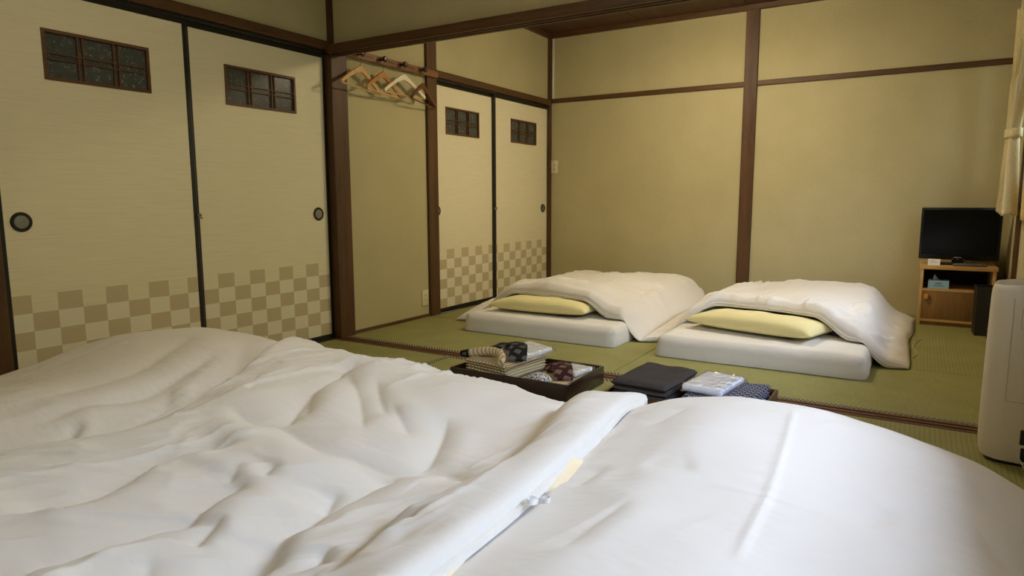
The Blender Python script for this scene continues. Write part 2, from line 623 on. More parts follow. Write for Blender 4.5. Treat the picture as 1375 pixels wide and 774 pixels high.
def tag(o, label=None, cat=None, group=None, kind=None):
    for k, v in (('label', label), ('category', cat), ('group', group), ('kind', kind)):
        if v:
            o[k] = v
    return o


def struct(o, label, cat):
    return tag(o, label, cat, None, 'structure')


def dup_tree(o, parent=None):
    c = o.copy()
    COL.objects.link(c)
    c.parent = parent
    for ch in list(o.children):
        dup_tree(ch, c)
    return c


def sm(t):
    t = np.clip(t, 0, 1)
    return t * t * (3 - 2 * t)


def vnoise(x, y, scale, seed):
    """smooth value noise in -1..1"""
    rs = np.random.RandomState(seed)
    tab = rs.uniform(-1, 1, (64, 64))
    u, v = np.asarray(x) * scale + 17.3, np.asarray(y) * scale + 9.1
    i, j = np.floor(u).astype(int), np.floor(v).astype(int)
    fu, fv = u - i, v - j
    fu, fv = fu ** 3 * (fu * (fu * 6 - 15) + 10), fv ** 3 * (fv * (fv * 6 - 15) + 10)
    g = lambda a, b: tab[a % 64, b % 64]
    return (g(i, j) * (1 - fu) + g(i + 1, j) * fu) * (1 - fv) + (g(i, j + 1) * (1 - fu) + g(i + 1, j + 1) * fu) * fv


# ------------------------------------------------------------------ the room
def build_room():
    n_trim = [0]

    def trim(mat, ext, label, r=0.003):
        n_trim[0] += 1
        o = B('trim_%d' % n_trim[0], mat, ext, r=r, seg=1)
        return struct(o, label, 'trim')

    # ---- floor and mats
    fl = B('floor', 'underfloor', (-0.05, XR + 0.05, YF - 0.05, YB + 0.05, -0.12, -0.045))
    struct(fl, 'tatami floor of both rooms', 'floor')

    def mat_piece(x0, x1, y0, y1, axis, far_edge=True):
        g = 0.0022
        m = B('tatami_mat', 'tat_' + axis, (x0 + g, x1 - g, y0 + g, y1 - g, -0.05, 0.0), fl, r=0.003, seg=1)
        w, e = 0.030, 0.0012
        if axis == 'x':
            for a, b in ((y0 + g, y0 + w), (y1 - w, y1 - g))[:2 if far_edge else 1]:
                B('edge_binding', 'bind_x', (x0 + g, x1 - g, a, b, -0.010, e), m)
        else:
            for a, b in ((x0 + g, x0 + w), (x1 - w, x1 - g)):
                B('edge_binding', 'bind_y', (a, b, y0 + g, y1 - g, -0.010, e), m)

    ysf, ysn = -0.416, -0.5176
    mat_piece(0, 1.86, ysf, 0.47, 'x', False)
    mat_piece(1.86, XR, ysf, 0.47, 'x', False)
    for k in range(4):
        mat_piece(XR * k / 4, XR * (k + 1) / 4, 0.47, YB, 'y')
    mat_piece(0, 0.935, -2.37, ysn, 'y')
    mat_piece(0.935, 2.775, -1.4435, ysn, 'x')
    mat_piece(0.935, 2.775, -2.37, -1.4435, 'x')
    mat_piece(2.775, XR, -2.37, ysn, 'y')
    mat_piece(0, 1.86, -3.26, -2.37, 'x')
    mat_piece(1.86, XR, -3.26, -2.37, 'x')
    mat_piece(0, 1.86, YF, -3.26, 'x')
    mat_piece(1.86, XR, YF, -3.26, 'x')

    # ---- sliding-door sill between the rooms: base board with raised tracks
    n_trim[0] += 1
    s = struct(B('trim_%d' % n_trim[0], 'sill', (0, XR, ysn, ysf, -0.05, -0.004)), 'grooved wooden threshold between the two tatami rooms', 'threshold')
    for a, b in ((ysn, ysn + 0.020), (ysn + 0.041, ysn + 0.060), (ysf - 0.021, ysf)):
        B('track_rib', 'sill', (0, XR, a, b, -0.01, 0.0015), s, r=0.001, seg=1)

    # ---- left wall: plaster fields
    wl = struct(B('wall_left', 'plaster', (-0.16, -0.10, YF, YB, -0.05, ZC + 0.05)), 'left wall with sand plaster above and between the sliding doors', 'wall')
    P = lambda y0, y1, z0, z1: B('plaster_field', 'plaster', (-0.10, 0.0, y0, y1, z0, z1), wl)
    P(-0.36, 0.49, -0.04, ZC)
    P(-2.30, -0.44, 1.80, ZC)
    P(0.56, YB, 1.80, ZC)
    P(YF, -2.36, -0.04, ZC)
    # posts and rails on it
    trim('post_z', (-0.09, 0.028, -0.475, -0.342, -0.03, ZC), 'dark stained corner post beside the threshold')
    trim('post_z', (-0.09, 0.022, 0.468, 0.584, -0.03, ZC), 'dark stained post between plaster bay and far sliding doors')
    trim('post_z', (-0.09, 0.022, -2.395, -2.283, -0.03, ZC), 'dark stained post left of the near sliding doors')
    trim('post_z', (-0.02, 0.026, YB - 0.040, YB + 0.02, -0.03, ZC), 'dark stained post in the far corner')
    trim('post_y', (-0.07, 0.030, -2.30, -0.46, 1.785, 1.836), 'dark door head over the near sliding doors')
    trim('post_y', (-0.07, 0.030, 0.57, YB - 0.03, 1.785, 1.836), 'dark door head over the far sliding doors')
    trim('post_y', (-0.02, 0.012, -0.345, 0.47, -0.04, 0.022), 'thin dark skirting strip under the plaster bay')
    for a, b, nm in ((-2.29, -0.47, 'near'), (0.58, YB - 0.03, 'far')):
        trim('lacquer', (-0.09, 0.012, a, b, -0.05, 0.006), 'dark bottom rail under the %s sliding doors' % nm)
        trim('lacquer', (-0.09, 0.010, a, b, 1.768, 1.79), 'black groove strip above the %s sliding doors' % nm)

    # ---- back wall
    wb = struct(B('wall_back', 'plaster', (-0.10, XR + 0.10, YB, YB + 0.10, -0.05, ZC + 0.05)), 'sand plaster back wall of the far room', 'wall')
    trim('post_z', (1.836, 1.941, YB - 0.028, YB + 0.01, -0.02, ZC), 'dark stained pillar in the middle of the back wall')
    trim('post_x', (0.02, 1.838, YB - 0.018, YB + 0.01, 1.806, 1.846), 'dark picture rail left of the back wall pillar')
    trim('post_x', (1.939, XR, YB - 0.018, YB + 0.01, 1.806, 1.846), 'dark picture rail right of the back wall pillar')
    trim('post_x', (0, XR, YB - 0.035, YB + 0.01, 2.408, ZC), 'dark ceiling moulding along the back wall')
    trim('post_y', (-0.02, 0.035, -0.38, YB, 2.408, ZC), 'dark ceiling moulding along the left wall of the far room')

    # ---- partition over the threshold with its door head
    wp = struct(B('wall_partition', 'plaster', (0, XR, -0.445, -0.372, 1.80, ZC)), 'plaster panel over the opening between the rooms', 'wall')
    n_trim[0] += 1
    k = struct(B('trim_%d' % n_trim[0], 'post_x', (0.0, XR, -0.503, -0.398, 1.770, 1.815), r=0.003, seg=1), 'dark door head beam across the opening between the rooms', 'beam')
    for a, b in ((-0.503, -0.484), (-0.462, -0.446), (-0.424, -0.398)):
        B('track_rib', 'post_x', (0.028, XR, a, b, 1.762, 1.772), k, r=0.002, seg=1)
    trim('post_z', (XR - 0.028, XR + 0.05, -0.475, -0.342, -0.03, ZC), 'dark stained post at the right end of the threshold')

    # ---- right wall with two windows
    wr = struct(B('wall_right', 'plaster', (XR, XR + 0.12, YF, YB, ZC - 0.02, ZC + 0.05)), 'right wall with the two windows', 'wall')
    Q = lambda y0, y1, z0, z1: B('plaster_field', 'plaster', (XR, XR + 0.12, y0, y1, z0, z1), wr)
    a0, a1, az0, az1 = WIN_FAR
    b0, b1, bz0, bz1 = WIN_NEAR
    Q(a1, YB, -0.05, ZC)
    Q(a0, a1, -0.05, az0)
    Q(a0, a1, az1, ZC)
    Q(b1, a0, -0.05, ZC)
    Q(b0, b1, -0.05, bz0)
    Q(b0, b1, bz1, ZC)
    Q(YF, b0, -0.05, ZC)
    trim('post_z', (XR - 0.02, XR + 0.02, 1.70, 1.80, -0.03, ZC), 'dark stained post below the curtain on the right wall')
    trim('post_y', (XR - 0.02, XR + 0.01, -0.34, YB, 1.806, 1.846), 'dark rail above the far window')

    def window(n, ext, label):
        y0, y1, z0, z1 = ext
        w = struct(root('window_%d' % n, (XR + 0.06, y0, z0)), label, 'window')
        L, hh = y1 - y0, z1 - z0
        t = 0.035
        g = G()
        g.box(-0.05, 0.05, 0, t, 0, hh).box(-0.05, 0.05, L - t, L, 0, hh).box(-0.05, 0.05, t, L - t, 0, t).box(-0.05, 0.05, t, L - t, hh - t, hh)
        g.build('frame', 'alu', w)
        for i in range(2):
            x = -0.018 + 0.036 * i
            ya, yb_ = (t, L / 2 + 0.02) if i == 0 else (L / 2 - 0.02, L - t)
            q = 0.03
            g = G()
            g.box(x - 0.012, x + 0.012, ya, ya + q, t, hh - t).box(x - 0.012, x + 0.012, yb_ - q, yb_, t, hh - t)
            g.box(x - 0.012, x + 0.012, ya + q, yb_ - q, t, t + q).box(x - 0.012, x + 0.012, ya + q, yb_ - q, hh - t - q, hh - t)
            sash = g.build('window_sash', 'alu', w)
            G().add([(x, ya + q, t + q), (x, yb_ - q, t + q), (x, yb_ - q, hh - t - q), (x, ya + q, hh - t - q)], [(0, 1, 2, 3)]).build('pane', 'win_glass', sash)
        B('window_sill', 'post_y', (-0.072, -0.04, -0.02, L + 0.02, -0.025, 0.0), w)

    window(1, WIN_FAR, 'far room window behind the tied curtain')
    window(2, WIN_NEAR, 'near room window beside the white beds')

    # ---- wall behind the camera and the ceilings
    struct(B('wall_front', 'plaster', (-0.1, XR + 0.1, YF - 0.1, YF, -0.05, ZC + 0.05)), 'plaster wall at the near end of the room', 'wall')
    ce = struct(B('ceiling', 'ceil', (-0.1, XR + 0.1, YF, YB + 0.1, ZC + 0.03, ZC + 0.10)), 'dark wooden board ceiling', 'ceiling')
    nb = 8
    for sec0, sec1 in ((YF, -0.40), (-0.40, YB)):
        for i in range(nb):
            a, b = XR * i / nb, XR * (i + 1) / nb
            B('ceiling_board', 'ceil', (a + 0.002, b - 0.002, sec0, sec1, ZC - (0.003 if i % 2 else 0.0), ZC + 0.03), ce)
    # ground outside the windows
    g = B('ground_outside', 'ground', (XR + 1.0, XR + 40, -30, 30, -3.2, -3.0))
    struct(g, 'ground outside below the windows', 'ground')
    e = B('added_eave_outside', 'post_y', (XR + 0.12, XR + 1.0, YF, YB + 0.1, 2.28, 2.36))  # unseen eave, added to cut steep sky light on the near bed
    struct(e, 'unseen eave added over the windows to block high sky', 'eave')
    # unseen hedge put across the yard to hide the lower sky from the windows
    U, V = np.meshgrid(np.linspace(-9, 7, 90), np.linspace(-3.0, ADDED_HEDGE_Z, 40))
    bul = 0.20 * vnoise(U, V, 1.6, 81) + 0.10 * vnoise(U, V, 4.5, 82)
    g = G().sheet(ADDED_HEDGE_X + bul, U, V, ).build('added_hedge_outside', 'added_hedge', smooth=True)
    m = g.modifiers.new('depth', 'SOLIDIFY')
    m.thickness = 0.8
    m.offset = 1.0
    struct(g, 'unseen dark hedge outside the windows', 'added_hedge')


build_room()


# ------------------------------------------------------------------ sliding doors
def fusuma(n, y0, y1, win, phase, pull_y, xf, label, latch=None, pz=0.797):
    """leaf between y0 and y1, face at xf; lattice window y-range `win`"""
    d = struct(root('door_%d' % n, (0, 0, 0)), label, 'sliding door')
    z0, z1 = 0.006, 1.768
    e = 0.024
    wz0, wz1 = 1.388, 1.596
    pm = fusuma_paper('fusuma_paper_%d' % n, phase)
    t = 0.016
    g = G()
    for (a, b, c0, c1) in ((y0 + e, win[0], z0 + e, z1 - e), (win[1], y1 - e, z0 + e, z1 - e), (win[0], win[1], z0 + e, wz0), (win[0], win[1], wz1, z1 - e)):
        g.box(xf - t, xf - 0.003, a, b, c0, c1)
    g.build('paper_panel', pm, d)
    g = G()
    g.box(xf - 0.022, xf, y0, y0 + e, z0, z1, 0.003, 1).box(xf - 0.022, xf, y1 - e, y1, z0, z1, 0.003, 1)
    g.box(xf - 0.022, xf, y0 + e, y1 - e, z0, z0 + e).box(xf - 0.022, xf, y0 + e, y1 - e, z1 - e, z1)
    g.build('edge_frame', 'lacquer', d)
    # lattice window
    f = 0.013
    g = G()
    x0, x1 = xf - 0.020, xf + 0.003
    g.box(x0, x1, win[0], win[0] + f, wz0, wz1).box(x0, x1, win[1] - f, win[1], wz0, wz1)
    g.box(x0, x1, win[0] + f, win[1] - f, wz0, wz0 + f).box(x0, x1, win[0] + f, win[1] - f, wz1 - f, wz1)
    fr = g.build('lattice_frame', 'lattice', d)
    G().add([(xf - 0.012, win[0], wz0), (xf - 0.012, win[1], wz0), (xf - 0.012, win[1], wz1), (xf - 0.012, win[0], wz1)], [(0, 1, 2, 3)]).build('pane', 'glass_fibre', fr)
    W = win[1] - win[0]
    for fy in (1 / 3, 2 / 3):
        for s in (-0.0105, 0.0105):
            yc = win[0] + W * fy + s
            B('bar', 'lattice', (xf - 0.012, xf - 0.001, yc - 0.0035, yc + 0.0035, wz0 + f, wz1 - f), fr)
    for s in (-0.0125, 0.0125):
        zc = (wz0 + wz1) / 2 - 0.004 + s
        B('bar', 'lattice', (xf - 0.012, xf - 0.003, win[0] + f, win[1] - f, zc - 0.0032, zc + 0.0032), fr)
    # round finger pull
    pl = G().lathe([(0.0385, -0.003), (0.041, 0.001), (0.038, 0.005), (0.029, 0.005), (0.0265, 0.0)], 'x', 32, (xf - 0.002, pull_y, pz)).build('finger_pull', 'lacquer', d, smooth=True)
    G().lathe([(0.027, 0.002), (0.0255, -0.001), (0.0, -0.0035)], 'x', 32, (xf - 0.0005, pull_y, pz)).build('pull_cup', 'pull_metal', pl, smooth=True)
    if latch:
        g = G()
        g.box(xf - 0.002, xf + 0.014, latch - 0.010, latch + 0.002, pz - 0.006, pz + 0.018, 0.002, 1)
        g.lathe([(0.006, 0.0), (0.008, 0.008), (0.004, 0.013), (0, 0.014)], 'x', 12, (xf + 0.008, latch, pz + 0.012))
        g.lathe([(0.005, 0.0), (0.006, 0.006), (0, 0.010)], 'x', 12, (xf, latch + 0.012, pz - 0.004))
        tag(g.build('latch', 'pull_metal', d, smooth=True), 'small pewter latch knobs')
    return d


fusuma(1, -2.283, -1.402, (-2.060, -1.604), -2.288, -2.197, 0.000, 'cream chequered sliding door leaf beside the foot of the near beds, next to the left post', latch=-1.400)
fusuma(2, -1.400, -0.475, (-1.182, -0.713), -1.292, -0.572, -0.026, 'cream chequered sliding door leaf next to the corner post at the threshold')
fusuma(3, 0.560, 1.428, (0.751, 1.210), 0.740, 0.626, -0.026, 'cream chequered sliding door leaf beside the plaster bay in the far room')
fusuma(4, 1.405, 2.375, (1.675, 2.134), 1.550, 2.271, 0.000, 'cream chequered sliding door leaf in the far corner of the far room', latch=1.412)


# ------------------------------------------------------------------ near beds: three duvets side by side
def px(pts, z):
    return np.array([at(u, v, 2, z)[:2] for u, v in pts])


def pdist(x, y, line):
    """distance, sign (+ right of travel) and 0..1 position along a polyline"""
    best = np.full(x.shape, 1e9)
    sg = np.zeros(x.shape)
    tt = np.zeros(x.shape)
    L = np.r_[0, np.cumsum(np.hypot(*np.diff(line, axis=0).T))]
    for i in range(len(line) - 1):
        a, b = line[i], line[i + 1]
        d = b - a
        l2 = d @ d
        t = np.clip(((x - a[0]) * d[0] + (y - a[1]) * d[1]) / l2, 0, 1)
        qx, qy = a[0] + t * d[0] - x, a[1] + t * d[1] - y
        q = np.hypot(qx, qy)
        m = q < best
        best = np.where(m, q, best)
        cr = d[0] * (y - a[1]) - d[1] * (x - a[0])
        sg = np.where(m, np.where(cr < 0, 1.0, -1.0), sg)
        tt = np.where(m, (L[i] + t * math.sqrt(l2)) / L[-1], tt)
    return best, sg, tt


def smooth_line(line, n=4):
    line = np.asarray(line, float)
    if len(line) < 3:
        return line
    P = np.vstack([2 * line[0] - line[1], line, 2 * line[-1] - line[-2]])
    out = []
    for i in range(1, len(P) - 2):
        for k in range(n):
            t = k / n
            p0, p1, p2, p3 = P[i - 1:i + 3]
            out.append(0.5 * (2 * p1 + (p2 - p0) * t + (2 * p0 - 5 * p1 + 4 * p2 - p3) * t * t + (3 * p1 - p0 - 3 * p2 + p3) * t ** 3))
    out.append(line[-1])
    return np.array(out)


def fold(x, y, pts, z, depth, wl, wr, ridge=0.0, taper=0.25, zsharp=1.0):
    """traced crease: valley on the line; long gentle fall on the wall side of it, steep convex rise towards the window"""
    ln = smooth_line(px(pts, z))
    d, s, t = pdist(x, y, ln)
    tr = ln[-1] - ln[0]
    s = -s * (1.0 if -tr[1] * 1.0 - tr[0] * 0.3 > 0 else -1.0)
    amp = np.minimum(sm(t / taper), sm((1 - t) / taper)) if taper > 0 else 1.0
    w = np.where(s < 0, wl, wr)
    val = -depth * np.exp(-(d / w) ** zsharp)
    rd = ridge * np.exp(-((d - 2.2 * wr) / (1.6 * wr)) ** 2) * (s > 0)
    return amp * (val + rd)


def crease(x, y, pts, z, h, w, taper=0.15):
    ln = smooth_line(px(pts, z))
    d, s, t = pdist(x, y, ln)
    amp = np.minimum(sm(t / taper), sm((1 - t) / taper))
    return amp * h * np.exp(-(d / w) ** 2)


def rnd(t):
    t = np.clip(t, 0, 1)
    return np.sqrt(np.maximum(0, 1 - (1 - t) ** 2))


def tab(x, xs, zs):
    """smooth 1-D table"""
    xs, zs = np.asarray(xs, float), np.asarray(zs, float)
    fine = np.linspace(xs[0], xs[-1], 400)
    v = np.interp(fine, xs, zs)
    k = np.hanning(41)
    k /= k.sum()
    vp = np.pad(v, 20, mode='edge')
    v = np.convolve(vp, k, mode='valid')
    return np.interp(x, fine, v)


Y_NEAR = -3.62


def fine_wrinkles(x, y, ang, seed, amp, along=2.6, across=11.0):
    """thin broken ridges and creases running at `ang` degrees, stronger in patches"""
    a = math.radians(ang)
    wx = x + 0.05 * vnoise(x, y, 3.0, seed + 7)
    wy = y + 0.05 * vnoise(x, y, 3.0, seed + 8)
    p, q = wx * math.cos(a) + wy * math.sin(a), -wx * math.sin(a) + wy * math.cos(a)
    out = np.zeros_like(x)
    for m, f in ((1.0, 1.0), (0.45, 2.1)):
        n = vnoise(p * along * f, q * across * f, 1.0, seed + int(10 * f))
        out = out + m * ((1 - np.abs(n)) ** 5 - 0.2)
    mask = sm(0.5 + 1.1 * vnoise(x, y, 2.6, seed + 3))
    return amp * out * mask


def height_a(x, y):
    zc = tab(x, [0.06, 0.16, 0.30, 0.50, 0.75, 1.00, 1.25, 1.50, 1.7], [0.04, 0.17, 0.27, 0.335, 0.365, 0.36, 0.34, 0.30, 0.20])
    z = zc * rnd((-1.50 - y) / 0.60) * rnd((y - Y_NEAR) / 0.3)
    z = z - 0.065 * sm((-2.05 - y) / 0.6) * sm((1.15 - x) / 0.5) + 0.045 * np.exp(-((x - 0.80) / 0.42) ** 2 - ((y + 1.98) / 0.36) ** 2)
    z = z * rnd((x - 0.05) / 0.10)
    k = np.clip(z / 0.2, 0, 1)
    z = z + k * (0.010 * vnoise(x, y, 3.1, 1) + 0.004 * vnoise(x, y, 8, 2))
    z = z + k * fold(x, y, [(0, 552), (60, 535), (136, 513), (200, 494), (271, 459)], 0.35, 0.018, 0.08, 0.05, 0.008)
    z = z + k * fold(x, y, [(0, 575), (60, 556), (110, 540), (190, 524), (240, 505), (300, 478)], 0.35, 0.016, 0.05, 0.03, 0.010)
    z = z + k * fold(x, y, [(105, 552), (95, 565), (72, 577)], 0.35, 0.018, 0.03, 0.012, 0.006)
    z = z + k * fold(x, y, [(230, 512), (222, 530), (205, 545)], 0.35, 0.012, 0.03, 0.02, 0.005)
    z = z + k * fold(x, y, [(335, 455), (325, 480), (312, 505)], 0.35, 0.010, 0.04, 0.03, 0.006)
    z = z + k * fine_wrinkles(x, y, 86, 160, 0.010)
    return np.maximum(z, 0.0)


def height_c(x, y):
    zc = tab(x, [2.35, 2.5, 2.65, 2.8, 3.0, 3.15, 3.3, 3.42, 3.5, 3.56], [0.22, 0.32, 0.388, 0.420, 0.412, 0.386, 0.346, 0.270, 0.172, 0.06])
    z = zc * rnd((-1.42 - y) / 0.62) * rnd((y - Y_NEAR) / 0.3) * rnd((3.57 - x) / 0.12)
    k = np.clip(z / 0.2, 0, 1)
    z = z + k * (0.008 * vnoise(x, y, 2.4, 5) + 0.0035 * vnoise(x, y, 7, 6))
    z = z + k * crease(x, y, [(1066, 555), (1058, 590), (1045, 635), (1031, 676), (1015, 705), (985, 774)], 0.40, 0.0036, 0.0060, 0.1)
    z = z + k * crease(x, y, [(930, 655), (990, 668), (1031, 678), (1090, 692), (1160, 708)], 0.40, 0.0020, 0.006)
    z = z + k * fold(x, y, [(1215, 690), (1180, 700), (1162, 715)], 0.39, 0.0072, 0.060, 0.016, 0.0024)
    z = z + k * fold(x, y, [(1300, 625), (1335, 655), (1375, 690)], 0.36, 0.0072, 0.060, 0.024, 0.0024)
    z = z + k * fold(x, y, [(1290, 660), (1320, 700), (1375, 755)], 0.37, 0.0072, 0.060, 0.024, 0.0024)
    z = z + k * fold(x, y, [(930, 560), (890, 575), (862, 580)], 0.38, 0.0060, 0.060, 0.016, 0.0016)
    z = z + k * fold(x, y, [(940, 655), (900, 652), (860, 640)], 0.38, 0.0060, 0.060, 0.020, 0.0020)
    z = z + k * fold(x, y, [(850, 690), (800, 725), (740, 774)], 0.38, 0.0072, 0.050, 0.016, 0.0024)
    z = z + k * fold(x, y, [(815, 640), (795, 655), (770, 668)], 0.37, 0.0060, 0.040, 0.010, 0.0016)
    z = z + k * 0.5 * (fine_wrinkles(x, y, 15, 140, 0.005, 2.0, 8.0) + fine_wrinkles(x, y, 70, 150, 0.004))
    return np.maximum(z, 0.0)


XL_Y, XL_X = [-3.7, -3.3, -2.885, -2.66, -2.42, -2.20, -1.863, -1.6, -1.3], [1.45, 1.42, 1.455, 1.515, 1.49, 1.389, 1.198, 1.06, 0.95]
XR_Y, XR_X = [-3.7, -2.85, -2.40, -2.1, -1.8, -1.3], [2.68, 2.655, 2.620, 2.585, 2.548, 2.53]


def foot_b(x):
    return tab(x, [0.9, 1.2, 1.6, 2.1, 2.28, 2.42, 2.6, 2.7], [-1.46, -1.46, -1.50, -1.52, -1.56, -1.74, -1.79, -1.79])


def height_b(x, y):
    zc = tab(x, [0.9, 1.1, 1.3, 1.5, 1.8, 2.1, 2.25, 2.36, 2.48, 2.6, 2.7], [0.33, 0.35, 0.37, 0.38, 0.385, 0.370, 0.345, 0.345, 0.405, 0.405, 0.38])
    w = tab(x, [0.9, 2.2, 2.4, 2.7], [0.60, 0.60, 0.30, 0.20])
    z = zc * rnd((foot_b(x) - y) / w) * rnd((y - Y_NEAR) / 0.3)
    k = np.clip(z / 0.25, 0, 1)
    Z = 0.39
    z = z + k * (0.009 * vnoise(x, y, 3.0, 11) + 0.005 * vnoise(x, y, 7.5, 12) + 0.002 * vnoise(x, y, 17, 13))
    F = lambda pts, d, wl, wr, r=0.0, tp=0.25: k * fold(x, y, pts, Z, d * 0.98, wl * 1.8, wr * 1.10, r * 0.6, tp)
    z = z + k * (fine_wrinkles(x, y, 84, 90, 0.013) + fine_wrinkles(x, y, 50, 120, 0.009, 3.0, 13.0))
    # lobe at the foot, left
    z = z + F([(482, 478), (455, 494), (428, 508), (403, 530), (379, 557)], 0.032, 0.045, 0.035, 0.012, 0.12)
    z = z + F([(463, 490), (480, 515), (486, 540), (488, 565)], 0.018, 0.028, 0.022, 0.006)
    z = z + F([(505, 500), (511, 524), (523, 546)], 0.017, 0.025, 0.02, 0.006)
    z = z + F([(525, 528), (540, 546), (553, 562)], 0.014, 0.025, 0.02, 0.005)
    z = z + F([(418, 512), (414, 528), (413, 545)], 0.014, 0.025, 0.02, 0.004)
    z = z + F([(602, 534), (590, 560), (575, 582), (555, 594)], 0.020, 0.030, 0.022, 0.008)
    z = z + F([(345, 490), (340, 510), (335, 525)], 0.010, 0.03, 0.02, 0.004)
    # cross crease over the shins
    z = z + F([(300, 533), (340, 551), (376, 557), (425, 580), (470, 584), (530, 594), (595, 594), (640, 620)], 0.022, 0.040, 0.030, 0.012, 0.15)
    z = z + F([(590, 596), (618, 608), (640, 622)], 0.008, 0.02, 0.012, 0.004)
    # long sawtooth folds running towards the camera
    z = z + F([(330, 575), (240, 592), (192, 611), (120, 641), (72, 654), (0, 677)], 0.026, 0.075, 0.030, 0.010, 0.15)
    z = z + F([(215, 600), (150, 628), (110, 648)], 0.012, 0.03, 0.015, 0.006)
    z = z + F([(340, 615), (288, 638), (252, 661), (192, 679), (134, 700), (72, 721), (0, 749), (-60, 770)], 0.030, 0.075, 0.030, 0.012, 0.1)
    z = z + F([(300, 660), (272, 678), (252, 695)], 0.018, 0.03, 0.014, 0.008)
    z = z + k * crease(x, y, [(255, 686), (215, 693), (150, 712), (80, 745), (20, 774)], Z, 0.006, 0.009)
    z = z + F([(540, 594), (492, 616), (458, 630), (439, 638), (408, 657), (384, 667), (353, 691), (326, 712), (288, 720), (228, 751), (180, 776), (130, 800)], 0.030, 0.065, 0.028, 0.012, 0.08)
    z = z + F([(452, 615), (438, 630), (434, 640)], 0.016, 0.022, 0.014, 0.006)
    z = z + F([(380, 672), (365, 690), (352, 712), (344, 726)], 0.020, 0.028, 0.016, 0.006)
    z = z + F([(318, 605), (312, 615), (300, 620)], 0.012, 0.02, 0.012, 0.004)
    z = z + F([(375, 602), (362, 608), (356, 618)], 0.014, 0.02, 0.014, 0.004)
    z = z + F([(202, 706), (194, 722), (178, 745)], 0.014, 0.03, 0.02, 0.005)
    z = z + F([(439, 698), (428, 714), (419, 734)], 0.024, 0.028, 0.016, 0.008)
    z = z + F([(440, 735), (395, 756), (360, 776), (310, 800)], 0.012, 0.03, 0.015, 0.008)
    z = z + F([(577, 636), (566, 655), (548, 672)], 0.018, 0.024, 0.016, 0.004)
    # big diagonal fold beside the open edge
    z = z + F([(775, 492), (742, 532), (700, 582), (672, 608), (630, 628), (595, 648), (540, 674), (516, 686), (487, 710), (455, 743), (420, 770), (380, 800)], 0.042, 0.075, 0.040, 0.024, 0.06)
    z = z + F([(560, 690), (552, 705), (545, 716)], 0.014, 0.022, 0.014, 0.004)
    z = z + F([(705, 566), (690, 590), (668, 600)], 0.010, 0.03, 0.02, 0.004)
    z = z + F([(520, 735), (570, 745), (620, 746)], 0.008, 0.03, 0.03, 0.004)
    return z


def grid(xa, xb, ya, yb, step):
    nx, ny = int((xb - xa) / step) + 1, int((yb - ya) / step) + 1
    return np.meshgrid(np.linspace(xa, xb, nx), np.linspace(ya, yb, ny))


